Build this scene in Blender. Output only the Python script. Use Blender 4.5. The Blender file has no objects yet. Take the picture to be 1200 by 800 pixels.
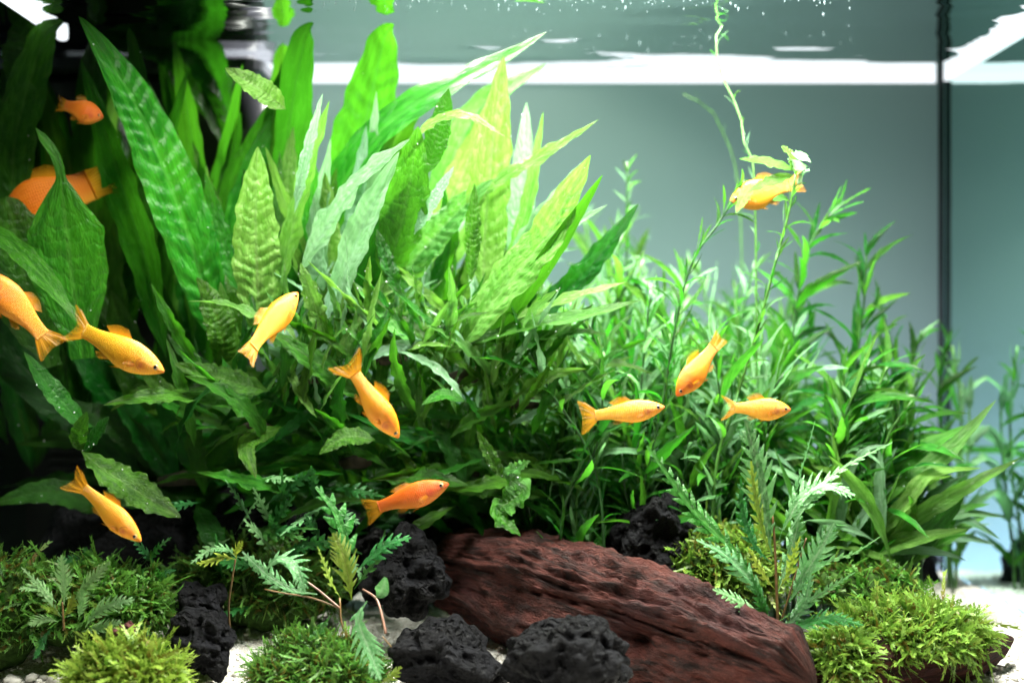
import bpy, bmesh, math, random
import numpy as np
from mathutils import Vector, Matrix, noise

random.seed(7)
RNG = np.random.default_rng(11)
S = bpy.context.scene
COL = S.collection
R = math.radians

# ------------------------------------------------------------------ camera, light, exposure
FPX = 1580.0                      # focal length in pixels of the 1200 px wide photograph
cam_d = bpy.data.cameras.new('camera')
cam_d.sensor_width = 36.0
cam_d.lens = 36.0 * FPX / 1200.0
cam_d.clip_start = 0.01
cam_d.clip_end = 20
cam_d.dof.use_dof = True
cam_d.dof.focus_distance = 0.625
cam_d.dof.aperture_fstop = 4.2
cam = bpy.data.objects.new('camera', cam_d)
COL.objects.link(cam)
cam.location = (0, 0, 0)
cam.rotation_euler = (R(90), 0, 0)
S.camera = cam

W = bpy.data.worlds.new('World')
S.world = W
W.use_nodes = True
W.node_tree.nodes['Background'].inputs[0].default_value = (0.30, 0.42, 0.45, 1)
W.node_tree.nodes['Background'].inputs[1].default_value = 0.012

Z_WATER = 0.169
Z_SAND = -0.144
Y_BACK = 0.85
X_RIGHT = 0.272
X_LEFT = -0.285


def area(name, loc, target, sx, sy, power, col, spread=180):
    l = bpy.data.lights.new(name, 'AREA')
    l.shape = 'RECTANGLE'
    l.size = sx
    l.size_y = sy
    l.energy = power
    l.color = col
    l.spread = R(spread)
    o = bpy.data.objects.new(name, l)
    COL.objects.link(o)
    o.location = loc
    d = Vector(target) - Vector(loc)
    o.rotation_euler = d.to_track_quat('-Z', 'Y').to_euler()
    return o


# the two LED bars that hang over the water: one behind the planting's crown, one in front of it
area('led_bar', (0.03, 0.725, Z_WATER + 0.095), (0.0, 0.69, -0.1), 0.46, 0.035, 9.8, (1.0, 1.0, 0.89))
area('led_bar', (0.06, 0.59, Z_WATER + 0.11), (0.04, 0.65, -0.1), 0.44, 0.035, 8.0, (1.0, 1.0, 0.89))
# unseen lights added behind the frosted back pane for its gradient: greenish, and blue white low right
area('added_back_light', (-0.02, Y_BACK + 0.24, 0.02), (-0.02, Y_BACK, 0.02), 0.30, 0.25, 1.35, (0.66, 1.0, 0.70))
area('added_back_light', (0.22, Y_BACK + 0.06, -0.19), (0.20, Y_BACK, -0.12), 0.3, 0.04, 1.8, (0.78, 0.82, 1.0))

S.view_settings.view_transform = 'Standard'
S.view_settings.look = 'None'
S.view_settings.exposure = 0.2
S.view_settings.gamma = 1.0
cy = S.cycles
cy.max_bounces = 8
cy.diffuse_bounces = 3
cy.glossy_bounces = 4
cy.transmission_bounces = 4
cy.transparent_max_bounces = 16
cy.caustics_reflective = False
cy.caustics_refractive = False
cy.sample_clamp_indirect = 4.0
cy.use_denoising = True
try:
    cy.denoiser = 'OPENIMAGEDENOISE'
except Exception:
    pass


# ------------------------------------------------------------------ helpers
def P(x, y, d):
    """A point of the photograph (1200 x 800 pixels) at distance d in front of the camera."""
    return Vector(((x - 600.0) / FPX * d, d, (400.0 - y) / FPX * d))


def PX(n, d):
    return n / FPX * d


def link(name, mesh, mat=None, parent=None, loc=None):
    o = bpy.data.objects.new(name, mesh)
    COL.objects.link(o)
    if mat is not None and len(mesh.materials) == 0:
        mesh.materials.append(mat)
    if parent is not None:
        o.parent = parent
    if loc is not None:
        o.location = loc
    return o


def tag(o, label=None, cat=None, group=None, kind=None):
    if label: o['label'] = label
    if cat: o['category'] = cat
    if group: o['group'] = group
    if kind: o['kind'] = kind
    return o


def empty(name, loc, label, cat, group=None):
    o = bpy.data.objects.new(name, None)
    COL.objects.link(o)
    o.location = loc
    o.empty_display_size = 0.01
    return tag(o, label, cat, group)


def mesh_from(name, verts, faces, uvs=None, smooth=True):
    m = bpy.data.meshes.new(name)
    m.from_pydata([tuple(v) for v in verts], [], [tuple(f) for f in faces])
    if smooth:
        m.polygons.foreach_set('use_smooth', [True] * len(m.polygons))
    if uvs is not None:
        uvl = m.uv_layers.new(name='UVMap')
        idx = np.zeros(len(m.loops), dtype=np.int32)
        m.loops.foreach_get('vertex_index', idx)
        uv = np.asarray(uvs, dtype=np.float32)[idx]
        uvl.data.foreach_set('uv', uv.ravel())
    m.update()
    return m


def grid_faces(nt, ns, off=0):
    f = []
    for i in range(nt - 1):
        for j in range(ns - 1):
            a = off + i * ns + j
            f.append((a, a + 1, a + ns + 1, a + ns))
    return f


def box_mesh(name, c, s, bev=0.0, seg=2):
    bm = bmesh.new()
    bmesh.ops.create_cube(bm, size=1.0)
    for v in bm.verts:
        v.co = Vector((v.co.x * s[0] + c[0], v.co.y * s[1] + c[1], v.co.z * s[2] + c[2]))
    if bev > 0:
        bmesh.ops.bevel(bm, geom=bm.edges[:], offset=bev, segments=seg, affect='EDGES', profile=0.5)
    m = bpy.data.meshes.new(name)
    bm.to_mesh(m)
    bm.free()
    return m


def tube_data(pts, radii, seg=8, off=0):
    """verts, faces, uvs of a tube along points."""
    pts = [Vector(p) for p in pts]
    n = len(pts)
    vs, fs, uv = [], [], []
    prev = None
    for i in range(n):
        t = (pts[min(i + 1, n - 1)] - pts[max(i - 1, 0)]).normalized()
        ref = Vector((0, 1, 0)) if abs(t.y) < 0.9 else Vector((1, 0, 0))
        if prev is not None:
            ref = prev
        a = (ref - t * ref.dot(t)).normalized()
        prev = a
        b = t.cross(a)
        for k in range(seg):
            an = 2 * math.pi * k / seg
            vs.append(pts[i] + (a * math.cos(an) + b * math.sin(an)) * radii[i])
            uv.append((k / seg, i / (n - 1)))
    for i in range(n - 1):
        for k in range(seg):
            k2 = (k + 1) % seg
            fs.append((off + i * seg + k, off + i * seg + k2, off + (i + 1) * seg + k2, off + (i + 1) * seg + k))
    fs.append(tuple(off + k for k in reversed(range(seg))))
    fs.append(tuple(off + (n - 1) * seg + k for k in range(seg)))
    return vs, fs, uv


def curve3(pts, n):
    """Smooth curve (Catmull-Rom) through the points, n samples evenly spaced."""
    p = [np.array(q, dtype=float) for q in pts]
    p = [2 * p[0] - p[1]] + p + [2 * p[-1] - p[-2]]
    out = []
    for i in range(1, len(p) - 2):
        for u in np.linspace(0, 1, 24, endpoint=False):
            a, b, c, d = p[i - 1], p[i], p[i + 1], p[i + 2]
            out.append(0.5 * ((2 * b) + (-a + c) * u + (2 * a - 5 * b + 4 * c - d) * u * u + (-a + 3 * b - 3 * c + d) * u ** 3))
    out.append(p[-2])
    out = np.array(out)
    s = np.concatenate([[0], np.cumsum(np.linalg.norm(np.diff(out, axis=0), axis=1))])
    q = np.linspace(0, s[-1], n)
    return np.stack([np.interp(q, s, out[:, k]) for k in range(3)], axis=1), s[-1]


# ------------------------------------------------------------------ materials
class NT:
    def __init__(self, name):
        self.m = bpy.data.materials.new(name)
        self.m.use_nodes = True
        self.t = self.m.node_tree
        self.t.nodes.clear()

    def n(self, kind, **kw):
        nd = self.t.nodes.new(kind)
        for k, v in kw.items():
            setattr(nd, k, v)
        return nd

    def l(self, a, b):
        self.t.links.new(a, b)

    def math(self, op, a, b=None, clamp=False):
        nd = self.n('ShaderNodeMath', operation=op, use_clamp=clamp)
        for i, v in enumerate((a, b)):
            if v is None: continue
            if isinstance(v, (int, float)):
                nd.inputs[i].default_value = v
            else:
                self.l(v, nd.inputs[i])
        return nd.outputs[0]

    def mix(self, f, a, b):
        nd = self.n('ShaderNodeMix', data_type='RGBA')
        for sock, v in ((nd.inputs[0], f), (nd.inputs[6], a), (nd.inputs[7], b)):
            if isinstance(v, (int, float)):
                sock.default_value = v
            elif isinstance(v, tuple):
                sock.default_value = (*v, 1)
            else:
                self.l(v, sock)
        return nd.outputs[2]

    def ramp(self, f, lo, hi, a=0.0, b=1.0):
        nd = self.n('ShaderNodeMapRange', interpolation_type='SMOOTHSTEP')
        self.l(f, nd.inputs[0])
        nd.inputs[1].default_value = lo
        nd.inputs[2].default_value = hi
        nd.inputs[3].default_value = a
        nd.inputs[4].default_value = b
        return nd.outputs[0]

    def noise(self, vec, scale, detail=3, rough=0.55):
        nd = self.n('ShaderNodeTexNoise')
        nd.inputs['Scale'].default_value = scale
        nd.inputs['Detail'].default_value = detail
        nd.inputs['Roughness'].default_value = rough
        if vec is not None:
            self.l(vec, nd.inputs['Vector'])
        return nd.outputs[0]

    def out(self, s):
        o = self.n('ShaderNodeOutputMaterial')
        self.l(s, o.inputs[0])
        return self.m

    def bump(self, h, dist, strength=1.0):
        b = self.n('ShaderNodeBump')
        b.inputs['Strength'].default_value = strength
        b.inputs['Distance'].default_value = dist
        self.l(h, b.inputs['Height'])
        return b.outputs[0]

    def bsdf(self, color, rough=0.5, spec=0.5, normal=None, **kw):
        p = self.n('ShaderNodeBsdfPrincipled')
        if isinstance(color, tuple):
            p.inputs['Base Color'].default_value = (*color, 1)
        else:
            self.l(color, p.inputs['Base Color'])
        if isinstance(rough, (int, float)):
            p.inputs['Roughness'].default_value = rough
        else:
            self.l(rough, p.inputs['Roughness'])
        p.inputs['Specular IOR Level'].default_value = spec
        if normal is not None:
            self.l(normal, p.inputs['Normal'])
        for k, v in kw.items():
            p.inputs[k.replace('_', ' ')].default_value = v
        return p.outputs[0]

    def mixs(self, f, a, b):
        nd = self.n('ShaderNodeMixShader')
        if isinstance(f, (int, float)):
            nd.inputs[0].default_value = f
        else:
            self.l(f, nd.inputs[0])
        self.l(a, nd.inputs[1])
        self.l(b, nd.inputs[2])
        return nd.outputs[0]


def leaf_material(name, dark, light, vein, trans, nveins=14, slant=0.35, tr=0.42, rough=0.32, spec=0.42, brown=0.0, veinstr=0.35, bumpd=0.0009):
    k = NT(name)
    uv = k.n('ShaderNodeUVMap')
    sep = k.n('ShaderNodeSeparateXYZ')
    k.l(uv.outputs[0], sep.inputs[0])
    u, v = sep.outputs[0], sep.outputs[1]
    s = k.math('ABSOLUTE', k.math('SUBTRACT', k.math('MULTIPLY', u, 2.0), 1.0))
    mid = k.ramp(s, 0.02, 0.10, 1.0, 0.0)
    wob = k.n('ShaderNodeTexNoise')
    wob.inputs['Scale'].default_value = 5.0
    k.l(uv.outputs[0], wob.inputs['Vector'])
    ph = k.math('ADD', k.math('SUBTRACT', k.math('MULTIPLY', v, float(nveins)), k.math('MULTIPLY', s, slant * 3.0)), k.math('MULTIPLY', wob.outputs[0], 2.6))
    w = k.math('ABSOLUTE', k.math('SINE', k.math('MULTIPLY', ph, math.pi)))
    veins = k.ramp(w, 0.0, 0.22, 1.0, 0.0)
    geo = k.n('ShaderNodeTexCoord')
    oi = k.n('ShaderNodeObjectInfo')
    vadd = k.n('ShaderNodeVectorMath', operation='ADD')
    cmb = k.n('ShaderNodeCombineXYZ')
    k.l(k.math('MULTIPLY', oi.outputs['Random'], 37.0), cmb.inputs[0])
    k.l(uv.outputs[0], vadd.inputs[0])
    k.l(cmb.outputs[0], vadd.inputs[1])
    n1 = k.noise(vadd.outputs[0], 7.0, 4)
    n2 = k.noise(vadd.outputs[0], 60.0, 3)
    f = k.ramp(n1, 0.36, 0.66)
    base = k.mix(f, dark, light)
    base = k.mix(k.math('MULTIPLY', veins, veinstr * 0.6), base, vein)
    base = k.mix(k.math('MULTIPLY', mid, veinstr), base, vein)
    if brown > 0:
        tip = k.ramp(v, 0.72, 1.0)
        edge = k.ramp(s, 0.65, 1.0)
        spot = k.ramp(n2, 0.56, 0.66)
        m1 = k.math('MULTIPLY', k.math('MAXIMUM', k.math('MULTIPLY', tip, 0.9), k.math('MULTIPLY', edge, 0.4)), spot)
        base = k.mix(k.math('MULTIPLY', m1, brown, True), base, (0.22, 0.085, 0.02))
    # per leaf shade of green
    hsv = k.n('ShaderNodeHueSaturation')
    k.l(base, hsv.inputs['Color'])
    k.l(k.ramp(oi.outputs['Random'], 0, 1, 0.478, 0.515), hsv.inputs['Hue'])
    k.l(k.math('ADD', k.math('MULTIPLY', k.math('FRACT', k.math('MULTIPLY', oi.outputs['Random'], 7.31)), 0.5), 0.75), hsv.inputs['Value'])
    base = hsv.outputs[0]
    n3 = k.noise(vadd.outputs[0], 24.0, 2)
    h = k.math('ADD', k.math('ADD', k.math('MULTIPLY', k.ramp(w, 0.0, 1.0), 0.30), k.math('MULTIPLY', n2, 0.5)), k.math('MULTIPLY', n3, 1.0))
    bmp = k.bump(h, bumpd)
    pr = k.bsdf(base, rough, spec, bmp)
    tl = k.n('ShaderNodeBsdfTranslucent')
    tc = k.mix(0.6, base, trans)
    tc = k.mix(k.math('MULTIPLY', mid, 0.5), tc, dark)
    k.l(tc, tl.inputs[0])
    return k.out(k.mixs(tr, pr, tl.outputs[0]))


M = {}
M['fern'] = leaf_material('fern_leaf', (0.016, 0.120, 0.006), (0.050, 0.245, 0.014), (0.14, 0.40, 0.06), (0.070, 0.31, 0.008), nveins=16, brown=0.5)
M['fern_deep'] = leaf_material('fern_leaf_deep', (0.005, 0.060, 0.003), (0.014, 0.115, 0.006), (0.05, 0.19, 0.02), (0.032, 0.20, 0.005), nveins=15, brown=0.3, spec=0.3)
M['fern_pale'] = leaf_material('fern_leaf_pale', (0.075, 0.29, 0.035), (0.17, 0.43, 0.09), (0.33, 0.56, 0.20), (0.15, 0.40, 0.03), nveins=18, brown=0.8)
M['fern_mint'] = leaf_material('fern_leaf_mint', (0.19, 0.44, 0.22), (0.33, 0.58, 0.38), (0.40, 0.62, 0.42), (0.20, 0.46, 0.16), nveins=18, brown=0.3, rough=0.28)
M['narrow'] = leaf_material('narrow_leaf', (0.013, 0.100, 0.004), (0.045, 0.22, 0.012), (0.12, 0.34, 0.04), (0.07, 0.30, 0.008), nveins=11, tr=0.38, brown=0.9, spec=0.35)
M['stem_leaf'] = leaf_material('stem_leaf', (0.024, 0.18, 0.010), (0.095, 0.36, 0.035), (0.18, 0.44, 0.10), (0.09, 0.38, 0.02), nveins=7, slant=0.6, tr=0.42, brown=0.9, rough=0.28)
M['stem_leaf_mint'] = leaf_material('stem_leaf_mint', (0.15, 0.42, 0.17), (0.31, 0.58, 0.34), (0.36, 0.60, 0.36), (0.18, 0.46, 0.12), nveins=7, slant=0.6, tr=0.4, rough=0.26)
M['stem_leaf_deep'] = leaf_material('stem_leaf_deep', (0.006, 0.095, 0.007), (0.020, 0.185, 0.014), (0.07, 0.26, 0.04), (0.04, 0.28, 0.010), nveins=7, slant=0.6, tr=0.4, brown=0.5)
M['strap'] = leaf_material('strap_leaf', (0.08, 0.31, 0.025), (0.18, 0.47, 0.075), (0.24, 0.50, 0.12), (0.13, 0.43, 0.02), nveins=22, slant=0.8, tr=0.45, brown=0.7)
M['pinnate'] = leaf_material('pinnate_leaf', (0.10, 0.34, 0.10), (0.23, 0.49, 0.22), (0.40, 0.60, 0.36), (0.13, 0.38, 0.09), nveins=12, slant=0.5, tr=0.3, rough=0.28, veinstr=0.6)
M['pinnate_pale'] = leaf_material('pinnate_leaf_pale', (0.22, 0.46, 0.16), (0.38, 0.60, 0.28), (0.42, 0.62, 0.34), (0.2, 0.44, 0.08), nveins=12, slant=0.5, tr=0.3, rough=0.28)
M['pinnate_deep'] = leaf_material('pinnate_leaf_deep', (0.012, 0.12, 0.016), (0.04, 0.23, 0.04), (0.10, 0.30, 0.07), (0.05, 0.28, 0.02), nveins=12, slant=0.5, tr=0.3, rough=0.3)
M['pinnate_yellow'] = leaf_material('pinnate_leaf_young', (0.22, 0.36, 0.03), (0.36, 0.48, 0.07), (0.30, 0.26, 0.06), (0.32, 0.44, 0.03), nveins=12, tr=0.35)


def simple(name, col, rough=0.5, spec=0.5, nscale=None, namp=0.3, bumpd=None):
    k = NT(name)
    tc = k.n('ShaderNodeTexCoord')
    c = col
    nrm = None
    if nscale:
        n = k.noise(tc.outputs['Object'], nscale, 5)
        c = k.mix(k.ramp(n, 0.3, 0.7), tuple(x * (1 - namp) for x in col), tuple(min(1, x * (1 + namp)) for x in col))
        if bumpd:
            nrm = k.bump(n, bumpd)
    return k.out(k.bsdf(c, rough, spec, nrm))


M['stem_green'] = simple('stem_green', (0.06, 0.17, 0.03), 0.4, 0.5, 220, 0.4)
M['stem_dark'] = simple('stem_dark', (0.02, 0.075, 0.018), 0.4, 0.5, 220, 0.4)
M['stem_brown'] = simple('stem_brown', (0.13, 0.075, 0.025), 0.45, 0.5, 260, 0.4)
M['stem_pink'] = simple('stem_pink', (0.28, 0.15, 0.11), 0.4, 0.5, 260, 0.3)
M['rhizome'] = simple('rhizome', (0.035, 0.03, 0.018), 0.8, 0.3, 180, 0.5, 0.001)


def lava_material(name, c0, c1):
    k = NT(name)
    tc = k.n('ShaderNodeTexCoord')
    v = k.n('ShaderNodeTexVoronoi')
    v.inputs['Scale'].default_value = 260
    nz = k.n('ShaderNodeTexNoise')
    nz.inputs['Scale'].default_value = 90
    nz.inputs['Detail'].default_value = 6
    k.l(tc.outputs['Object'], nz.inputs['Vector'])
    va = k.n('ShaderNodeVectorMath', operation='MULTIPLY_ADD')
    k.l(nz.outputs['Color'], va.inputs[0])
    va.inputs[1].default_value = (0.012, 0.012, 0.012)
    k.l(tc.outputs['Object'], va.inputs[2])
    k.l(va.outputs[0], v.inputs['Vector'])
    n = k.noise(tc.outputs['Object'], 420, 6, 0.7)
    n0 = k.noise(tc.outputs['Object'], 60, 4, 0.6)
    c = k.mix(k.ramp(n0, 0.35, 0.7), c0, c1)
    c = k.mix(k.ramp(n, 0.66, 0.78), c, tuple(min(1, x * 3.2) for x in c1))
    h = k.math('ADD', k.math('MULTIPLY', k.ramp(v.outputs['Distance'], 0.0, 0.55), 1.0), k.math('MULTIPLY', n, 0.9))
    return k.out(k.bsdf(c, k.ramp(n, 0.3, 0.7, 0.5, 0.9), 0.14, k.bump(h, 0.0034)))


M['lava'] = lava_material('lava_rock', (0.002, 0.002, 0.003), (0.0065, 0.0068, 0.0095))
M['lava_red'] = lava_material('red_lava_rock', (0.10, 0.035, 0.035), (0.20, 0.075, 0.07))


def wood_material():
    k = NT('driftwood')
    tc = k.n('ShaderNodeTexCoord')
    uv = k.n('ShaderNodeUVMap')
    mp = k.n('ShaderNodeMapping')
    mp.inputs['Scale'].default_value = (24, 7.0, 1)
    k.l(uv.outputs[0], mp.inputs[0])
    g = k.noise(mp.outputs[0], 1.6, 8, 0.65)
    mp2 = k.n('ShaderNodeMapping')
    mp2.inputs['Scale'].default_value = (70, 24, 1)
    k.l(uv.outputs[0], mp2.inputs[0])
    g2 = k.noise(mp2.outputs[0], 2.0, 6, 0.7)
    big = k.noise(tc.outputs['Object'], 26, 4)
    c = k.mix(k.ramp(g, 0.34, 0.64), (0.008, 0.0027, 0.0022), (0.078, 0.0195, 0.0145))
    c = k.mix(k.ramp(g2, 0.52, 0.75, 0.0, 0.7), c, (0.155, 0.046, 0.031))
    c = k.mix(k.ramp(big, 0.5, 0.75, 0.0, 0.6), c, (0.050, 0.018, 0.022))
    fine = k.noise(tc.outputs['Object'], 420, 4, 0.7)
    h = k.math('ADD', k.math('ADD', k.math('MULTIPLY', g, 1.0), k.math('MULTIPLY', g2, 0.7)), k.math('MULTIPLY', fine, 0.35))
    return k.out(k.bsdf(c, 0.65, 0.2, k.bump(h, 0.005)))


M['wood'] = wood_material()
M['moss_core'] = simple('moss_core', (0.02, 0.045, 0.008), 0.9, 0.1, 300, 0.5, 0.001)


def moss_material(name, a, b, tip):
    k = NT(name)
    uv = k.n('ShaderNodeUVMap')
    sep = k.n('ShaderNodeSeparateXYZ')
    k.l(uv.outputs[0], sep.inputs[0])
    tc = k.n('ShaderNodeTexCoord')
    n = k.noise(tc.outputs['Object'], 45, 3)
    c = k.mix(k.ramp(n, 0.35, 0.65), a, b)
    c = k.mix(k.math('MULTIPLY', sep.outputs[0], 0.8), c, (0.15, 0.065, 0.012))
    c = k.mix(k.ramp(sep.outputs[1], 0.3, 1.0, 0.0, 0.75), c, tip)
    pr = k.bsdf(c, 0.45, 0.4)
    tl = k.n('ShaderNodeBsdfTranslucent')
    k.l(c, tl.inputs[0])
    return k.out(k.mixs(0.4, pr, tl.outputs[0]))


M['moss'] = moss_material('moss_fronds', (0.04, 0.15, 0.012), (0.11, 0.26, 0.025), (0.24, 0.42, 0.06))
M['moss_bright'] = moss_material('moss_fronds_bright', (0.09, 0.24, 0.02), (0.18, 0.34, 0.03), (0.33, 0.48, 0.07))
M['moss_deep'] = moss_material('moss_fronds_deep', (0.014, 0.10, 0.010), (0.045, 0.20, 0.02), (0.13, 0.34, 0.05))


def fish_material(name, ca, cb, cc):
    k = NT(name)
    uv = k.n('ShaderNodeUVMap')
    sep = k.n('ShaderNodeSeparateXYZ')
    k.l(uv.outputs[0], sep.inputs[0])
    u, v = sep.outputs[0], sep.outputs[1]          # u: 0 back .. 1 belly, v: 0 snout .. 1 tail
    tc = k.n('ShaderNodeTexCoord')
    n = k.noise(tc.outputs['Object'], 130, 4)
    base = k.mix(k.ramp(v, 0.15, 0.75), ca, cb)
    base = k.mix(k.ramp(n, 0.35, 0.65, 0.0, 0.6), base, cc)
    belly = k.ramp(u, 0.55, 0.98, 0.0, 0.45)
    base = k.mix(belly, base, (0.92, 0.44, 0.05))
    # gill cover and cheek flush, an arc behind the eye
    g1 = k.ramp(k.math('ABSOLUTE', k.math('SUBTRACT', v, 0.235)), 0.0, 0.07, 1.0, 0.0)
    g2 = k.ramp(k.math('ABSOLUTE', k.math('SUBTRACT', u, 0.60)), 0.05, 0.22, 1.0, 0.0)
    base = k.mix(k.math('MULTIPLY', k.math('MULTIPLY', g1, g2), 0.7), base, (0.50, 0.06, 0.012))
    arc = k.math('ADD', v, k.math('MULTIPLY', k.math('POWER', k.math('ABSOLUTE', k.math('SUBTRACT', u, 0.55)), 2.0), 0.9))
    gl = k.ramp(k.math('ABSOLUTE', k.math('SUBTRACT', arc, 0.285)), 0.0, 0.012, 1.0, 0.0)
    gl = k.math('MULTIPLY', gl, k.ramp(k.math('ABSOLUTE', k.math('SUBTRACT', u, 0.55)), 0.2, 0.4, 1.0, 0.0))
    base = k.mix(k.math('MULTIPLY', gl, 0.6), base, (0.42, 0.06, 0.01))
    snout = k.ramp(v, 0.0, 0.05, 0.5, 0.0)
    base = k.mix(snout, base, (0.70, 0.16, 0.03))
    back = k.ramp(u, 0.02, 0.22, 0.35, 0.0)
    base = k.mix(back, base, (0.62, 0.15, 0.008))
    # scales
    mp = k.n('ShaderNodeMapping')
    mp.inputs['Scale'].default_value = (20, 40, 1)
    k.l(uv.outputs[0], mp.inputs[0])
    vo = k.n('ShaderNodeTexVoronoi')
    vo.inputs['Scale'].default_value = 1.0
    vo.inputs['Randomness'].default_value = 0.25
    k.l(mp.outputs[0], vo.inputs['Vector'])
    sc = k.ramp(vo.outputs['Distance'], 0.25, 0.62)
    m = k.ramp(v, 0.24, 0.34)
    base = k.mix(k.math('MULTIPLY', k.math('MULTIPLY', sc, m), 0.16), base, (0.55, 0.13, 0.006))
    oi = k.n('ShaderNodeObjectInfo')
    hsv = k.n('ShaderNodeHueSaturation')
    k.l(base, hsv.inputs['Color'])
    k.l(k.ramp(oi.outputs['Random'], 0, 1, 0.492, 0.508), hsv.inputs['Hue'])
    nb = k.bump(k.math('ADD', n, k.math('MULTIPLY', sc, 0.5)), 0.00025)
    return k.out(k.bsdf(hsv.outputs[0], 0.38, 0.4, nb, Subsurface_Weight=0.15, Subsurface_Scale=0.004))


def fin_material():
    k = NT('orange_fish_fin')
    uv = k.n('ShaderNodeUVMap')
    sep = k.n('ShaderNodeSeparateXYZ')
    k.l(uv.outputs[0], sep.inputs[0])
    w = k.math('ABSOLUTE', k.math('SINE', k.math('MULTIPLY', sep.outputs[0], 44.0)))
    c = k.mix(k.ramp(w, 0.1, 0.7), (0.95, 0.52, 0.03), (0.80, 0.30, 0.012))
    pr = k.bsdf(c, 0.35, 0.5, k.bump(w, 0.0002))
    tl = k.n('ShaderNodeBsdfTranslucent')
    k.l(c, tl.inputs[0])
    tp = k.n('ShaderNodeBsdfTransparent')
    a = k.mixs(0.45, pr, tl.outputs[0])
    al = k.ramp(sep.outputs[1], 0.05, 1.0, 0.08, 0.66)
    return k.out(k.mixs(al, a, tp.outputs[0]))


M['fish'] = fish_material('orange_fish_skin', (0.80, 0.215, 0.006), (0.88, 0.36, 0.008), (0.90, 0.40, 0.012))
M['fish_gold'] = fish_material('gold_fish_skin', (0.84, 0.29, 0.008), (0.90, 0.45, 0.010), (0.93, 0.50, 0.03))
M['fish_red_shaded'] = fish_material('shaded_red_orange_fish_skin', (0.58, 0.085, 0.006), (0.66, 0.15, 0.006), (0.70, 0.17, 0.008))  # red orange skin, its colour also darkened to stand in for shade
M['fin'] = fin_material()
M['iris'] = simple('fish_iris', (0.42, 0.25, 0.09), 0.2, 0.6)
M['pupil'] = simple('fish_pupil', (0.006, 0.006, 0.008), 0.1, 0.7)


def sand_material():
    k = NT('white_sand')
    tc = k.n('ShaderNodeTexCoord')
    vo = k.n('ShaderNodeTexVoronoi')
    vo.inputs['Scale'].default_value = 900
    k.l(tc.outputs['Object'], vo.inputs['Vector'])
    n = k.noise(tc.outputs['Object'], 40, 5)
    sp = k.n('ShaderNodeSeparateColor')
    k.l(vo.outputs['Color'], sp.inputs[0])
    c = k.mix(k.ramp(sp.outputs[0], 0.1, 0.9), (0.56, 0.53, 0.47), (0.83, 0.82, 0.79))
    c = k.mix(k.ramp(sp.outputs[1], 0.93, 0.97, 0, 0.7), c, (0.25, 0.2, 0.15))
    c = k.mix(k.ramp(n, 0.5, 0.75, 0.0, 0.25), c, (0.42, 0.38, 0.3))
    h = k.math('ADD', k.math('MULTIPLY', k.ramp(vo.outputs['Distance'], 0, 0.7, 1, 0), 0.8), k.math('MULTIPLY', n, 3))
    return k.out(k.bsdf(c, 0.7, 0.4, k.bump(h, 0.0009)))


M['sand'] = sand_material()
M['pebble'] = simple('pale_pebble', (0.62, 0.60, 0.56), 0.55, 0.4, 120, 0.25)


def back_material():
    k = NT('frosted_back_pane')
    tc = k.n('ShaderNodeTexCoord')
    n = k.noise(tc.outputs['Object'], 9, 3)
    c = k.mix(n, (0.020, 0.030, 0.026), (0.024, 0.034, 0.030))
    pr = k.bsdf(c, 0.5, 0.25)
    tl = k.n('ShaderNodeBsdfTranslucent')
    tl.inputs[0].default_value = (0.75, 0.85, 0.9, 1)
    return k.out(k.mixs(0.5, pr, tl.outputs[0]))


def pane_material():
    k = NT('side_pane_glass')
    tc = k.n('ShaderNodeTexCoord')
    n = k.noise(tc.outputs['Object'], 14, 2)
    g = k.n('ShaderNodeBsdfGlossy')
    g.inputs['Color'].default_value = (0.70, 0.92, 0.87, 1)
    g.inputs['Roughness'].default_value = 0.012
    k.l(k.bump(n, 0.0006), g.inputs['Normal'])
    fr = k.n('ShaderNodeFresnel')
    fr.inputs[0].default_value = 1.33
    tp = k.n('ShaderNodeBsdfTransparent')
    tp.inputs[0].default_value = (0.7, 0.95, 0.9, 1)
    return k.out(k.mixs(fr.outputs[0], tp.outputs[0], g.outputs[0]))


def water_material():
    k = NT('water_surface')
    geo = k.n('ShaderNodeNewGeometry')
    mp = k.n('ShaderNodeMapping')
    mp.inputs['Scale'].default_value = (0.4, 1.0, 1.0)
    k.l(geo.outputs['Position'], mp.inputs[0])
    n1 = k.noise(mp.outputs[0], 13, 2, 0.5)
    n2 = k.noise(mp.outputs[0], 60, 2, 0.5)
    h = k.math('ADD', k.math('MULTIPLY', n1, 1.0), k.math('MULTIPLY', n2, 0.05))
    b = k.bump(h, 0.007)
    fr = k.n('ShaderNodeFresnel')
    fr.inputs[0].default_value = 1.33
    g = k.n('ShaderNodeBsdfGlossy')
    g.inputs['Color'].default_value = (0.93, 0.97, 0.97, 1)
    g.inputs['Roughness'].default_value = 0.01
    k.l(b, g.inputs['Normal'])
    tp = k.n('ShaderNodeBsdfTransparent')
    return k.out(k.mixs(fr.outputs[0], tp.outputs[0], g.outputs[0]))


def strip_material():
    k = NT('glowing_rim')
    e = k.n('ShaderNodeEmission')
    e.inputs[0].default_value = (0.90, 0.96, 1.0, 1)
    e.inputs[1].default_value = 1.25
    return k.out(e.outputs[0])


M['back'] = back_material()
M['pane'] = pane_material()
M['water'] = water_material()
M['strip'] = strip_material()
M['seam'] = simple('black_silicone', (0.006, 0.007, 0.012), 0.35, 0.4)
M['filter_dark'] = simple('filter_dark_plastic', (0.006, 0.007, 0.007), 0.5, 0.3)
M['filter_grey'] = simple('filter_grey_plastic', (0.035, 0.035, 0.045), 0.25, 0.5, 40, 0.2)

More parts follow.
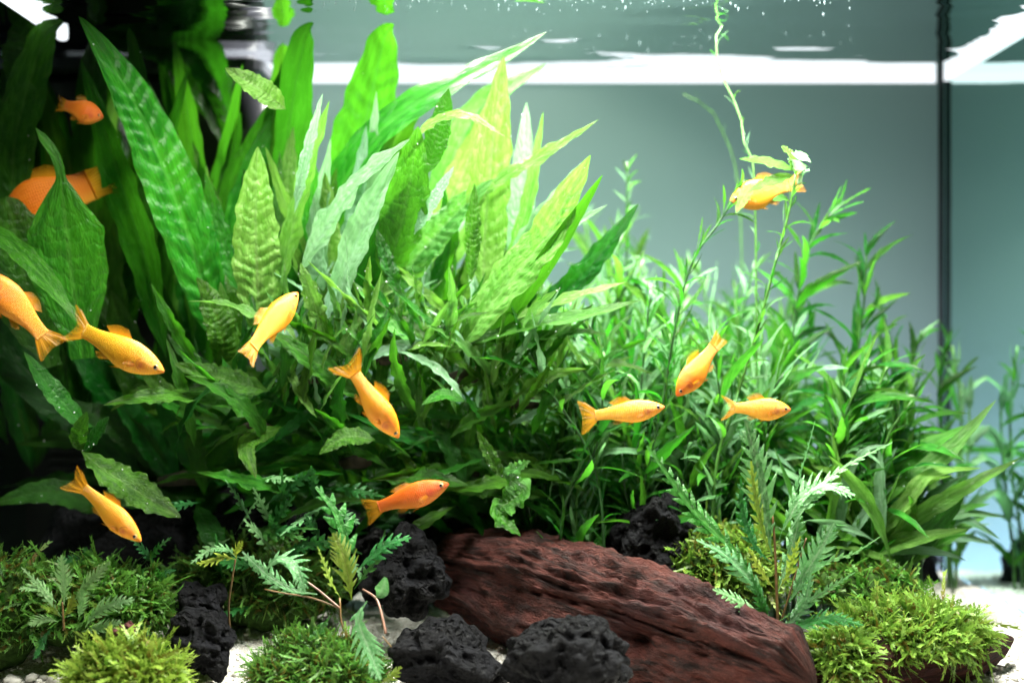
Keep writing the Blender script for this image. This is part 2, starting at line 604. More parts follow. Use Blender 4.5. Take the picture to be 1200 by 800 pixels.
# ------------------------------------------------------------------ tank
TANK = empty('aquarium_tank', (0, Y_BACK, Z_SAND), 'glass aquarium with frosted back pane, black corner seam and glowing white waterline rim', 'aquarium')


def tank_part(name, c, s, mat, bev=0.0):
    o = link(name, box_mesh(name, (0, 0, 0), s, bev), mat, TANK)
    o.location = Vector(c) - TANK.location
    return o


ZT, ZB = Z_WATER + 0.02, Z_SAND - 0.03
tank_part('back_pane', (0, Y_BACK + 0.004, (ZT + ZB) / 2), (X_RIGHT - X_LEFT + 0.06, 0.008, ZT - ZB), M['back'])
# side panes as single sheets that reflect from the inside (glass to air)
for nm, x, nx in (('side_pane', X_RIGHT, 1), ('side_pane', X_LEFT, -1)):
    yy0, yy1 = 0.42, Y_BACK - 0.0005
    vs = [(0, yy0 - Y_BACK, ZB - Z_SAND), (0, yy1 - Y_BACK, ZB - Z_SAND), (0, yy1 - Y_BACK, ZT - Z_SAND), (0, yy0 - Y_BACK, ZT - Z_SAND)]
    m = mesh_from(nm, vs, [(0, 1, 2, 3)] if nx > 0 else [(3, 2, 1, 0)], smooth=False)
    o = link(nm, m, M['pane'], TANK)
    o.location = (x, 0, 0)
tank_part('silicone_seam', (X_RIGHT - 0.0022, Y_BACK - 0.0022, (ZT + ZB) / 2), (0.0032, 0.0032, ZT - ZB), M['seam'], 0.0008)
tank_part('silicone_seam', (X_LEFT + 0.0022, Y_BACK - 0.0022, (ZT + ZB) / 2), (0.0032, 0.0032, ZT - ZB), M['seam'], 0.0008)
zs = Z_WATER - 0.0030
tank_part('rim_strip', ((X_LEFT + X_RIGHT) / 2, Y_BACK - 0.0012, zs), (X_RIGHT - X_LEFT - 0.011, 0.002, 0.0068), M['strip'])
tank_part('rim_strip', (X_RIGHT - 0.0012, 0.64, zs), (0.002, 0.405, 0.0068), M['strip'])

tank_part('rim_strip', (-0.2465, 0.68, Z_WATER - 0.0010), (0.006, 0.124, 0.0066), M['strip'], 0.002)

wm = mesh_from('water_surface', [(X_LEFT, 0.42, Z_WATER), (X_RIGHT, 0.42, Z_WATER), (X_RIGHT, Y_BACK - 0.0005, Z_WATER), (X_LEFT, Y_BACK - 0.0005, Z_WATER)], [(0, 1, 2, 3)], smooth=False)
tag(link('water_surface', wm, M['water']), 'rippled underside of the water surface mirroring leaves and rim', None, None, 'structure')

# ------------------------------------------------------------------ sand
def sand_h(x, y):
    v = Vector((x * 14, y * 14, 0.3))
    h = 0.004 * noise.noise(v) + 0.0022 * noise.noise(v * 3.1) + 0.0012 * noise.noise(v * 9.0)
    h += 0.010 * max(0, min(1, (-x - 0.02) / 0.2)) * max(0, min(1, (y - 0.60) / 0.12))
    k = max(0.0, min(1.0, (0.70 - y) / 0.11))
    return Z_SAND + h - 0.017 * k * k * (3 - 2 * k)


nx_, ny_ = 150, 110
vs = []
for j in range(ny_):
    for i in range(nx_):
        x = X_LEFT + (X_RIGHT - X_LEFT - 0.001) * i / (nx_ - 1)
        y = 0.42 + (Y_BACK - 0.0045 - 0.42) * j / (ny_ - 1)
        vs.append((x, y, sand_h(x, y)))
sm = mesh_from('sand', vs, grid_faces(ny_, nx_))
tag(link('sand', sm, M['sand']), 'white sand covering the aquarium floor', None, None, 'structure')

# loose gravel lying on the sand
gv, gf = [], []
bm = bmesh.new()
bmesh.ops.create_icosphere(bm, subdivisions=1, radius=1.0)
iv = [v.co.copy() for v in bm.verts]
iff = [[v.index for v in f.verts] for f in bm.faces]
bm.free()
for k in range(3800):
    y = random.uniform(0.555, 0.82)
    x = random.uniform(X_LEFT, X_RIGHT)
    if k % 3 == 0:
        px = random.choice([40, 235, 575, 1140, 1180]) + random.gauss(0, 35)
        y = random.uniform(0.56, 0.70)
        x = (px - 600) / FPX * y
    if not (X_LEFT + 0.003 < x < X_RIGHT - 0.003): continue
    r = random.choice([0.0007, 0.0010, 0.0013, 0.0009, 0.0018])
    if x < -0.16 and y < 0.62 and random.random() < 0.4: r = random.uniform(0.002, 0.0042)
    rot = Matrix.Rotation(random.uniform(0, 6.28), 3, Vector((random.random(), random.random(), random.random())).normalized())
    sc = Vector((r * random.uniform(0.8, 1.3), r * random.uniform(0.8, 1.3), r * random.uniform(0.6, 0.9)))
    c = Vector((x, y, sand_h(x, y) + r * 0.3))
    o0 = len(gv)
    for v in iv:
        q = rot @ v
        gv.append(c + Vector((q.x * sc.x, q.y * sc.y, q.z * sc.z)))
    for f in iff:
        gf.append([o0 + a for a in f])
tag(link('gravel', mesh_from('gravel', gv, gf), M['pebble']), 'pale grit and small pebbles scattered on the white sand', None, None, 'stuff')

# small bubbles that gather under the surface
bv, bf = [], []
for k in range(150):
    if k < 110:
        y = 0.666 + abs(random.gauss(0, 0.014)); px = random.uniform(330, 1010)
    else:
        y = random.gauss(0.757, 0.016); px = random.uniform(600, 1000)
    x = (px - 600) / FPX * y
    r = random.choice([0.0002, 0.00025, 0.0003, 0.0005])
    c = Vector((x, y, Z_WATER - r * 0.9))
    o0 = len(bv)
    bv += [c + v * r for v in iv]
    bf += [[o0 + a for a in f] for f in iff]
kb = NT('surface_bubble')
M['bubble'] = kb.out(kb.mixs(0.82, kb.bsdf((0.4, 0.5, 0.55), 0.2, 0.5), kb.n('ShaderNodeBsdfTransparent').outputs[0]))
tag(link('bubbles', mesh_from('bubbles', bv, bf), M['bubble']), 'tiny pale bubbles gathered under the water surface', None, None, 'stuff')

# ------------------------------------------------------------------ filter in the back left corner
fl = P(170, 330, 0.80)
FIL = empty('internal_filter', (fl.x, 0.80, Z_SAND), 'dark internal filter with grey head, standing behind the broad leaves in the corner', 'aquarium filter')


def fpart(name, c, s, mat, bev=0.004, parent=None):
    o = link(name, box_mesh(name, (0, 0, 0), s, bev, 3), mat, parent or FIL)
    base = FIL.location if parent is None else FIL.location + parent.location
    o.location = Vector(c) - base
    return o


x0, x1 = P(-5, 0, .80).x, P(312, 0, .80).x
xc, xw = (x0 + x1) / 2, x1 - x0
zt = P(0, 91, .80).z
fpart('filter_body', (xc, 0.815, (zt + Z_SAND) / 2), (xw - 0.012, 0.05, zt - Z_SAND - 0.002), M['filter_dark'])
fpart('filter_head', (xc, 0.812, P(0, 81, .80).z), (xw, 0.056, PX(24, .8)), M['filter_grey'], 0.009)
for i in range(6):
    fpart('slat', (P(268, 0, .79).x, 0.795, P(0, 104 + i * 7.5, .79).z), (PX(70, .79), 0.012, PX(3.4, .79)), M['filter_grey'], 0.0006)
for i in range(9):
    fpart('slat', (P(75, 0, .78).x, 0.788, P(0, 500 + i * 10, .78).z), (PX(46, .78), 0.004, PX(4.5, .78)), M['filter_dark'], 0.0006)
cyl_v, cyl_f, cyl_u = tube_data([(0, 0, -0.03), (0, 0, 0.045)], [0.011, 0.011], 20)
o = link('outlet_pipe', mesh_from('outlet_pipe', cyl_v, cyl_f, cyl_u), M['filter_grey'], FIL)
o.location = P(300, 190, 0.782) - FIL.location
cyl_v, cyl_f, cyl_u = tube_data([(0, 0, 0), (0, -0.012, 0)], [0.012, 0.010], 24)
o = link('knob', mesh_from('knob', cyl_v, cyl_f, cyl_u), M['filter_dark'], FIL)
o.location = P(275, 105, 0.786) - FIL.location


# ------------------------------------------------------------------ rocks
_ICO = {}


def ico(n):
    if n not in _ICO:
        bm = bmesh.new()
        bmesh.ops.create_icosphere(bm, subdivisions=n, radius=1.0)
        _ICO[n] = ([v.co.copy() for v in bm.verts], [[v.index for v in f.verts] for f in bm.faces])
        bm.free()
    return _ICO[n]


def lava_rock(px, py, d, rx, ry, rz, seed, label, mat='lava', n=5, pits=1.0, rot=0.0, group='dark lava rocks'):
    c = P(px, py, d)
    vs, fs = ico(n)
    ax, az = PX(rx, d), PX(ry, d)
    ay = PX(rz, d)
    out = []
    o = Vector((seed * 3.7, seed * 1.3, seed * 2.1))
    cr, sr = math.cos(rot), math.sin(rot)
    sc = (ax + az) / 2
    f1 = 28 * 0.03 / sc * 1.0
    for v in vs:
        q = v * 1.0
        r = 1.0 + 0.34 * noise.noise(q * 1.25 + o) + 0.16 * noise.noise(q * 2.9 + o)
        w = Vector((q.x * ax, q.y * ay, q.z * az)) * r
        b = w * 95 + o
        r2 = 0.0022 * noise.noise(b) + 0.0013 * noise.noise(b * 2.3)
        if n >= 5:
            dd = noise.voronoi(w * 125 + o + noise.noise_vector(w * 90) * 0.5)[0]
            r2 -= pits * 0.0042 * max(0.0, 1.0 - dd[0] * 1.9)
            if n >= 6:
                dd = noise.voronoi(w * 330 + o)[0]
                r2 -= pits * 0.0011 * max(0.0, 1.0 - dd[0] * 1.8)
        w = w + q * r2
        w = Vector((w.x * cr - w.z * sr, w.y, w.x * sr + w.z * cr))
        out.append(w)
    o_ = link('lava_rock', mesh_from('lava_rock', out, fs), M[mat])
    o_.location = c
    return tag(o_, label, 'rock', group)


lava_rock(475, 672, 0.655, 46, 50, 42, 1, 'black knobbly lava rock at the left end of the reddish log', n=6, rot=0.5)
lava_rock(435, 655, 0.70, 28, 36, 26, 14, 'small black lava rock half hidden behind the lobed leaf plant', n=5)
lava_rock(520, 772, 0.607, 66, 40, 46, 2, 'grey black lava rock on white sand beside the hanging mint leaf', n=6, rot=-0.2)
lava_rock(668, 772, 0.588, 80, 46, 48, 9, 'pitted black lava rock in front of the reddish log', n=6, rot=0.15)
lava_rock(770, 628, 0.672, 47, 52, 44, 4, 'tall black lava rock behind the log, next to the thicket', n=6)
lava_rock(243, 752, 0.622, 36, 44, 34, 5, 'rounded black lava rock on sand between two moss cushions', n=6)
lava_rock(236, 716, 0.648, 34, 30, 28, 6, 'dull black lava rock behind the rounded one at the moss bank', n=5)
lava_rock(1050, 664, 0.80, 46, 46, 34, 8, 'blurred dark stone behind the strap leaves near the glass corner', n=4)
lava_rock(146, 745, 0.618, 16, 14, 14, 11, 'small reddish lava stone peeking out of the moss', 'lava_red', n=5)
lava_rock(650, 452, 0.80, 14, 18, 16, 12, 'small blurred grey stone deep inside the thicket', n=4)
# stones under the planting that the ferns grow on
for i, (x, y, d, a, b) in enumerate([(330, 640, .735, 110, 75), (150, 640, .735, 90, 70), (560, 620, .745, 100, 70)]):
    lava_rock(x, y, d, a, b, 60, 20 + i, ['black boulder in deep shade under the middle ferns', 'black boulder in deep shade behind the left moss bank', 'black boulder in deep shade behind the upper end of the log'][i], n=4)


# ------------------------------------------------------------------ driftwood
def log(name, axis, hh, depths, thick, seed, label, holes=(), ns=180, nl=380):
    pts = [P(x, y, d) for (x, y), d in zip(axis, depths)]
    cv, L = curve3(pts, nl)
    tt = np.linspace(0, 1, nl)
    hpx = np.interp(tt, np.linspace(0, 1, len(hh)), hh)
    base = Vector(cv[nl // 2])
    vs, uv = [], []
    o = Vector((seed * 5.1, seed * 2.2, 0))
    for i in range(nl):
        T = Vector(cv[min(i + 1, nl - 1)] - cv[max(i - 1, 0)]).normalized()
        up = Vector((0, 0, 1))
        up = (up - T * up.dot(T)).normalized()
        sd = T.cross(up)
        d = cv[i][1]
        hz = PX(hpx[i], d)
        hy = hz * thick
        t = tt[i]
        endf = min(1.0, (t / 0.05 + 0.02) ** 0.5, ((1 - t) / 0.075 + 0.01) ** 0.5)
        for k in range(ns + 1):
            a = 2 * math.pi * (k % ns) / ns
            ca, sa = math.cos(a), math.sin(a)
            ex = 0.75
            cx = math.copysign(abs(ca) ** ex, ca)
            cz = math.copysign(abs(sa) ** ex, sa)
            # grain: ridged noise, long along the axis
            q = Vector((ca * 2.6, sa * 2.6, t * L * 22)) + o
            g = 1 - abs(noise.noise(q)) * 2
            q2 = Vector((ca * 7.0, sa * 7.0, t * L * 48)) + o
            g2 = 1 - abs(noise.noise(q2)) * 2
            q3 = Vector((ca * 15, sa * 15, t * L * 75)) + o
            g3 = 1 - abs(noise.noise(q3)) * 2.6
            big = noise.noise(Vector((ca * 1.1, sa * 1.1, t * L * 16)) + o * 2)
            lay = noise.noise(Vector((ca * 2.2, sa * 2.2, t * L * 13)) + o * 3) * 3.2 + noise.noise(Vector((ca * 6, sa * 6, t * L * 40)) + o) * 0.8
            fl_ = math.floor(lay)
            st = fl_ + min(1.0, (lay - fl_) * 5.0)
            r = 1.0 + 0.10 * big + 0.085 * st + 0.09 * (g - 0.5) + 0.075 * (max(g2, -0.4) - 0.3) + 0.045 * g3 + 0.03 * noise.noise(Vector((ca * 30, sa * 30, t * L * 210)) + o)
            for (ht, ha, hw, hl, hd) in holes:
                da = (a - ha + math.pi) % (2 * math.pi) - math.pi
                r -= hd * math.exp(-(da / hw) ** 2 - ((t - ht) / hl) ** 2)
            p = Vector(cv[i]) + (sd * cx * hy + up * cz * hz) * r * endf
            vs.append(p - base)
            uv.append((k / ns, t * L / 0.25))
    fs = grid_faces(nl, ns + 1)
    n0 = len(vs)
    fs.append(tuple(range(ns, -1, -1)))
    fs.append(tuple(range((nl - 1) * (ns + 1), n0)))
    ob = link(name, mesh_from(name, vs, fs, uv), M['wood'])
    ob.location = base
    return tag(ob, label, 'driftwood')


# angle 0 -> away from the camera side? side vector = T x up; hole angle near the camera-facing side
log('driftwood_log', [(505, 662), (600, 688), (720, 730), (830, 768), (955, 812)], [34, 62, 66, 66, 50], [.690, .668, .640, .618, .592], 0.62, 1,
    'long reddish brown driftwood log with grooved bark lying across the sand', holes=[(0.60, 0.0, 0.16, 0.030, 0.5), (0.60, math.pi, 0.16, 0.03, 0.5), (0.83, 0.35, 0.10, 0.05, 0.2)])
log('driftwood_log', [(630, 640), (700, 662), (795, 700)], [14, 24, 16], [.70, .69, .675], 0.8, 5, 'narrow grey brown driftwood strip behind the long log', ns=40, nl=80)
log('driftwood_log', [(940, 800), (1030, 792), (1110, 776), (1188, 748)], [24, 42, 34, 9], [.615, .618, .628, .640], 0.7, 8,
    'dark red driftwood piece under the mossy mound by the glass corner', ns=64, nl=110)


# ------------------------------------------------------------------ leaves
def profile(kind, t):
    if kind == 'lance':
        w = np.sin(np.pi * np.clip(t, 0, 1) ** 0.85) ** 0.75
        w = np.where(t < 0.12, w * (0.35 + 0.65 * t / 0.12), w)
    elif kind == 'strap':
        w = np.clip(t / 0.30, 0.22, 1) ** 0.7 * np.clip((1 - t) / 0.40, 0, 1) ** 0.8
    elif kind == 'drip':
        w = np.clip(t / 0.35, 0.2, 1) ** 0.7 * np.where(t > 0.55, np.clip(1 - (t - 0.55) / 0.24, 0.10, 1), 1) ** 0.9 * np.clip((1 - t) / 0.05, 0, 1)
    elif kind == 'blunt':
        w = np.clip(t / 0.30, 0.25, 1) ** 0.7 * np.clip((1 - t) / 0.22, 0, 1) ** 0.5
    else:
        w = np.sin(np.pi * t) ** 0.8
    return np.maximum(w, 0.012)


def leaf_arrays(cv, width, kind, N0, roll=0.0, twist=0.0, fold=0.18, bull=0.0, nveins=14, wave=0.05, seed=0, ns=9, curl=0.0, slant=0.35):
    """Leaf blade along the curve cv (nt x 3); N0 the direction its upper face looks."""
    nt = len(cv)
    t = np.linspace(0, 1, nt)
    w = profile(kind, t) * width * 0.5
    T = np.gradient(cv, axis=0)
    T /= np.linalg.norm(T, axis=1, keepdims=True) + 1e-12
    N0 = np.array(N0, dtype=float)
    N = N0[None, :] - T * (T @ N0)[:, None]
    bad = np.linalg.norm(N, axis=1) < 0.12
    if bad.any():
        alt = np.array([0.3, -0.2, 1.0])
        N[bad] = alt - T[bad] * (T[bad] @ alt)[:, None]
    N /= np.linalg.norm(N, axis=1, keepdims=True)
    B = np.cross(T, N)
    ang = roll + twist * (t - 0.3)
    ca, sa = np.cos(ang)[:, None], np.sin(ang)[:, None]
    N, B = N * ca + B * sa, B * ca - N * sa
    s = np.linspace(-1, 1, ns)
    rs = np.random.default_rng(seed)
    ph = rs.uniform(0, 6.28, 6)
    tt, ss = np.meshgrid(t, s, indexing='ij')
    ab = np.abs(ss)
    ww = w[:, None]
    # uneven frilled margin
    fr = 1 + ab ** 2 * wave * (np.sin(tt * 41 + ph[0] + ss * 2) + 0.7 * np.sin(tt * 73 + ph[1]) + 0.5 * np.sin(tt * 17 + ph[2] * np.sign(ss)))
    off_b = ss * ww * fr
    hgt = -fold * ab ** 1.4 * ww * -1.0
    hgt = hgt + wave * 1.6 * ww * ab ** 2 * np.sin(tt * 26 + ph[3] + 1.7 * np.sign(ss)) + wave * 1.2 * ww * ab ** 2 * np.sin(tt * 11 + ph[4] * np.sign(ss))
    hgt = hgt + curl * ww * ss * np.sin(tt * 5 + ph[5])
    if bull > 0:
        sgn = np.sign(ss)
        phs = tt * nveins - ab * slant * 3.2 + 0.35 * np.sin(tt * 9 + ph[2]) + 0.5 * (sgn > 0) + 0.30 * np.sin(tt * 23 + ph[0] + 2 * sgn)
        row = 0.75 + 0.25 * np.abs(np.sin(np.pi * (ab * 1.5 + 0.18 * np.sin(tt * 31 + ph[1] + sgn) + 0.25 * (sgn > 0))))
        bl = row * np.abs(np.sin(np.pi * phs)) ** 0.55 * np.clip(ab / 0.14, 0, 1) * np.clip((1.04 - ab) / 0.3, 0, 1)
        hgt = hgt + 1.7 * bull * width * bl * np.clip(profile(kind, tt) * 1.4, 0, 1)
    v = cv[:, None, :] + B[:, None, :] * off_b[..., None] + N[:, None, :] * hgt[..., None]
    uv = np.stack([(ss + 1) / 2, tt], axis=-1)
    return v.reshape(-1, 3), uv.reshape(-1, 2)


def traced_leaf(parent, pts, d0, d1, width, mat, kind='lance', roll=0, twist=0, bull=0.035, nveins=14, fold=0.18, wave=0.05, ns=11, nt=None, curl=0.0, label=None, dmid=None, face=(0, -1, 0.45), seed=None):
    """pts: pixel points from base to tip; d0 / d1 the distances of base and tip; width in pixels."""
    n = len(pts)
    ds = np.linspace(d0, d1, n)
    if dmid is not None:
        ds = np.interp(np.linspace(0, 1, n), [0, 0.5, 1], [d0, dmid, d1])
    w3 = [np.array(P(x, y, d)) for (x, y), d in zip(pts, ds)]
    if nt is None:
        nt = 90 if bull > 0.02 else 46
    cv, L = curve3(w3, nt)
    lim = Z_WATER - 0.0025
    cv[:, 2] = np.where(cv[:, 2] > lim - 0.012, lim - 0.012 * np.exp(-np.maximum(cv[:, 2] - lim + 0.012, 0) / 0.012), cv[:, 2])
    org = np.array(w3[0])
    if seed is None: seed = int(abs(pts[0][0] * 31 + pts[-1][1] * 17 + pts[-1][0])) % 9999
    v, uv = leaf_arrays(cv - org, PX(width * (0.88 if width > 30 else 1.0), (d0 + d1) / 2), kind, face, R(roll), R(twist), fold, bull, nveins, wave, seed, ns, curl)
    m = mesh_from('leaf', v, grid_faces(nt, ns), uv)
    o = link('leaf', m, M[mat], parent)
    o.location = Vector(org) - parent.location
    if label: o['label'] = label
    return o


# shared leaf shapes for the plants that carry many alike leaves: unit length along +Y, face +Z
def proto_leaf(name, ratio, kind, seed, arch, side, wave=0.06, fold=0.25, nt=18, ns=5, bull=0.0, nveins=10, twist=0.0):
    t = np.linspace(0, 1, nt)
    cv = np.stack([side * t ** 2, t - 0.25 * abs(arch) * t ** 3, -arch * t ** 2], axis=1)
    v, uv = leaf_arrays(cv, ratio, kind, (0, 0, 1), 0, twist, fold, bull, nveins, wave, seed, ns)
    return mesh_from(name, v, grid_faces(nt, ns), uv)


PROTO = {}


def protos(key, n, ratio, kind, arch, side, **kw):
    mats = kw.pop('mats')
    rs = random.Random(hash(key) % 1000 if False else len(key) * 77 + 5)
    PROTO[key] = {mt: [] for mt in mats}
    for i in range(n):
        args = dict(ratio=ratio * rs.uniform(0.85, 1.15), kind=kind, seed=rs.randrange(9999), arch=rs.uniform(*arch), side=rs.uniform(-side, side), twist=rs.uniform(-1.5, 1.5))
        args.update(kw)
        m = proto_leaf('leaf', **args)
        for j, mt in enumerate(mats):
            mm = m if j == 0 else m.copy()
            mm.materials.clear()
            mm.materials.append(M[mt])
            PROTO[key][mt].append(mm)


protos('fern', 14, 0.14, 'lance', (0.0, 0.6), 0.32, wave=0.15, fold=0.3, nt=26, ns=7, bull=0.012, nveins=7, mats=('narrow', 'fern', 'fern_deep', 'fern_pale', 'fern_mint'))
protos('stem', 16, 0.125, 'lance', (-0.35, 0.85), 0.5, wave=0.09, fold=0.3, nt=14, ns=5, mats=('stem_leaf', 'stem_leaf_mint', 'stem_leaf_deep'))
protos('strap', 6, 0.11, 'strap', (0.1, 0.5), 0.2, wave=0.06, fold=0.25, nt=24, ns=5, mats=('strap', 'fern_pale', 'fern_mint'))


def put_leaf(parent, key, mt, p, direction, normal, length, wscale=1.0):
    d = Vector(direction).normalized()
    n = Vector(normal)
    n = n - d * n.dot(d)
    if n.length < 1e-4:
        n = Vector((0, -1, 0.3)) - d * Vector((0, -1, 0.3)).dot(d)
    n.normalize()
    s = d.cross(n)
    mesh = random.choice(PROTO[key][mt])
    o = bpy.data.objects.new('leaf', mesh)
    COL.objects.link(o)
    o.parent = parent
    q = p - parent.location
    mtx = Matrix(((s.x * length * wscale, d.x * length, n.x * length, q.x),
                  (s.y * length * wscale, d.y * length, n.y * length, q.y),
                  (s.z * length * wscale, d.z * length, n.z * length, q.z), (0, 0, 0, 1)))
    o.matrix_local = mtx
    return o


# ------------------------------------------------------------------ broad leaf ferns
def fern_root(px, py, d, label, name='broad_fern', cat='fern', group=None, r=14):
    e = empty(name, P(px, py, d), label, cat, group)
    pts = [P(px - r * 2, py + 4, d) - e.location, P(px, py, d - 0.004) - e.location, P(px + r * 2, py + 3, d) - e.location]
    v, f, u = tube_data(pts, [PX(6, d), PX(9, d), PX(6, d)], 8)
    link('rhizome', mesh_from('rhizome', v, f, u), M['rhizome'], e)
    return e


F1 = fern_root(215, 560, .715, 'tall broad leaved fern at the left with one big sunlit quilted leaf')
T = traced_leaf
T(F1, [(258, 415), (228, 300), (180, 170), (140, 90), (92, 18)], .690, .655, 74, 'fern', roll=14, bull=.045, nveins=19, fold=.25, wave=.03, ns=17, nt=130, label='large quilted leaf, brightly lit in its lower half')
T(F1, [(195, 420), (172, 310), (140, 210), (112, 120), (95, 70)], .700, .68, 52, 'fern', roll=-25, bull=.03, fold=.2)
T(F1, [(30, 300), (15, 190), (40, 80), (75, -20)], .705, .70, 58, 'fern', roll=10)
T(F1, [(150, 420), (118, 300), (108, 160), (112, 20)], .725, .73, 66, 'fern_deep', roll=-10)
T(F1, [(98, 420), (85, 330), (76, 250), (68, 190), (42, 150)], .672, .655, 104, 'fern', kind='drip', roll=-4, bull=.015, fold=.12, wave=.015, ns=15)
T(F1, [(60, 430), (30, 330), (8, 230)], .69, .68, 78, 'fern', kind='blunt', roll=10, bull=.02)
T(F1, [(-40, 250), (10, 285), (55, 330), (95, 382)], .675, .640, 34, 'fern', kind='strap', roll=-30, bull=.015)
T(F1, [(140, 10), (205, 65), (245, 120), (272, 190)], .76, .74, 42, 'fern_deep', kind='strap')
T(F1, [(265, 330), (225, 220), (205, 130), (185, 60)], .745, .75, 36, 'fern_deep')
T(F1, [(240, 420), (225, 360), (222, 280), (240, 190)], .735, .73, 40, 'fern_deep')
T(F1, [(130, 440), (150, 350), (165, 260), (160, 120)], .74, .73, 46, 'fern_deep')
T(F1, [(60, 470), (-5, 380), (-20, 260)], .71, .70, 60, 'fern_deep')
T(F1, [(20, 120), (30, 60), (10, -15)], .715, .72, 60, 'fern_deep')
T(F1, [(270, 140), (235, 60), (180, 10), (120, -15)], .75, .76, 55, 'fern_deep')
T(F1, [(255, 430), (262, 400), (245, 350), (230, 325)], .672, .655, 42, 'fern', roll=20, bull=.05)
T(F1, [(275, 440), (268, 380), (258, 330)], .675, .67, 24, 'fern_pale', roll=-20, bull=.04)
T(F1, [(110, 500), (90, 490), (55, 450), (28, 412)], .665, .640, 26, 'fern', roll=25, bull=.02)
T(F1, [(220, 470), (185, 450), (165, 425), (150, 412)], .68, .66, 18, 'fern')
# lower left: the twisted leaf that hangs over the dark corner
T(F1, [(95, 528), (118, 548), (160, 575), (212, 606)], .640, .640, 46, 'fern', kind='lance', roll=-25, twist=60, bull=.03, wave=.08)
T(F1, [(97, 528), (92, 512), (102, 482)], .640, .632, 20, 'fern', roll=20)
T(F1, [(97, 528), (112, 512), (128, 488)], .640, .632, 24, 'fern_deep', roll=-20)
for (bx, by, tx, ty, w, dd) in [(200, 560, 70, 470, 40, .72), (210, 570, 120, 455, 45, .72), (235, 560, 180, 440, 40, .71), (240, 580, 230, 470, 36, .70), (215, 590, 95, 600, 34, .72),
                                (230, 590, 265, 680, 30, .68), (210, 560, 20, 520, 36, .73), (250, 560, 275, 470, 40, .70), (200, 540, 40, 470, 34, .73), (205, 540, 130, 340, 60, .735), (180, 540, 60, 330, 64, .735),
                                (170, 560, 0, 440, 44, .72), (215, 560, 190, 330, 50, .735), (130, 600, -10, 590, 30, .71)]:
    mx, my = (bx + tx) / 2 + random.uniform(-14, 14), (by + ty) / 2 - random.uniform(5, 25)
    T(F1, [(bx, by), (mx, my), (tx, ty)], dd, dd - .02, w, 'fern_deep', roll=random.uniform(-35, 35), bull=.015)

for i in range(34):
    bx = random.uniform(60, 330); by = random.uniform(330, 460)
    tx = bx + random.gauss(-25, 45) * (1.0 if bx < 220 else -0.4); ty = random.uniform(20, 230)
    dd = random.uniform(.715, .765) if bx > 150 else random.uniform(.755, .775)
    mx, my = (bx + tx) / 2 + random.uniform(-26, 26), (by + ty) / 2 + random.uniform(-10, 10)
    T(F1, [(bx, by), (mx, my), (tx, ty)], dd, dd - random.uniform(0, .03), random.uniform(26, 52), random.choice(('fern', 'fern', 'fern_deep', 'fern_deep', 'fern_pale')), roll=random.uniform(-40, 40), bull=.03, wave=.06, nt=60, ns=9)

for i in range(22):
    bx = random.uniform(-30, 130); by = random.uniform(330, 560)
    tx = bx + random.gauss(-15, 60); ty = by - random.uniform(140, 280)
    mx, my = (bx + tx) / 2 + random.uniform(-20, 20), (by + ty) / 2
    T(F1, [(bx, by), (mx, my), (tx, ty)], .735, .72, random.uniform(28, 50), random.choice(('fern', 'fern_deep')), roll=random.uniform(-35, 35), bull=.025, wave=.06, nt=50, ns=9)

F2 = fern_root(385, 500, .715, 'tall bright fern whose broad leaves touch the water surface')
T(F2, [(330, 380), (328, 250), (345, 110), (368, -4)], .735, .70, 78, 'fern_deep', roll=-12, bull=.02, ns=15, fold=.2)
T(F2, [(388, 360), (410, 230), (438, 100), (462, -12)], .73, .705, 80, 'fern', kind='strap', roll=18, bull=.03, ns=15, fold=.2, nveins=11)
T(F2, [(350, 360), (385, 250), (450, 150), (545, 90), (602, 62), (640, 38)], .705, .68, 62, 'fern', roll=-20, bull=.015, fold=.1)
T(F2, [(306, 400), (302, 330), (300, 260), (302, 172)], .672, .66, 62, 'fern_pale', roll=6, bull=.05, nveins=15, fold=.12, ns=15, label='pale quilted leaf standing upright')
T(F2, [(320, 370), (340, 280), (362, 200), (386, 118)], .680, .66, 34, 'fern_pale', roll=-25, bull=.05, wave=.1)
T(F2, [(352, 320), (385, 262), (425, 210), (480, 163)], .670, .64, 44, 'fern_mint', roll=-25, bull=.04, wave=.1, label='whitish arching leaf with crinkled edge')
T(F2, [(392, 372), (408, 310), (432, 250), (468, 178)], .668, .645, 44, 'fern_mint', roll=-15, bull=.03, wave=.05, label='bluish white leaf catching the lamp')
T(F2, [(400, 380), (425, 320), (455, 270), (490, 180)], .675, .665, 50, 'fern_deep', roll=35, bull=.0)
T(F2, [(450, 330), (468, 270), (480, 215), (490, 148)], .668, .652, 62, 'fern', roll=10, bull=.02, wave=.07)
T(F2, [(500, 205), (510, 165), (526, 103)], .672, .665, 30, 'fern_deep', roll=30, bull=.01)
T(F2, [(440, 360), (490, 300), (530, 255), (578, 210)], .690, .680, 54, 'fern_pale', roll=-10, bull=.04)
T(F2, [(566, 380), (568, 280), (576, 180), (590, 66)], .690, .680, 58, 'fern_pale', roll=12, bull=.04, ns=15, fold=.25)
T(F2, [(552, 330), (552, 280), (556, 215)], .672, .665, 26, 'fern', roll=45)
T(F2, [(604, 350), (610, 260), (614, 190), (617, 120)], .705, .700, 36, 'fern_mint', roll=-8, bull=.02, wave=.03)
T(F2, [(540, 250), (590, 208), (640, 180), (702, 140)], .690, .665, 16, 'fern_pale', kind='strap', wave=.12)
T(F2, [(478, 170), (505, 145), (545, 135), (592, 160)], .660, .650, 11, 'fern_pale', kind='strap', wave=.15)
T(F2, [(530, 420), (585, 345), (640, 278), (668, 225), (692, 182)], .665, .640, 60, 'fern_pale', roll=-18, twist=40, bull=.04, wave=.06, ns=15, label='large pale leaf with brown specks and a twisted tip')
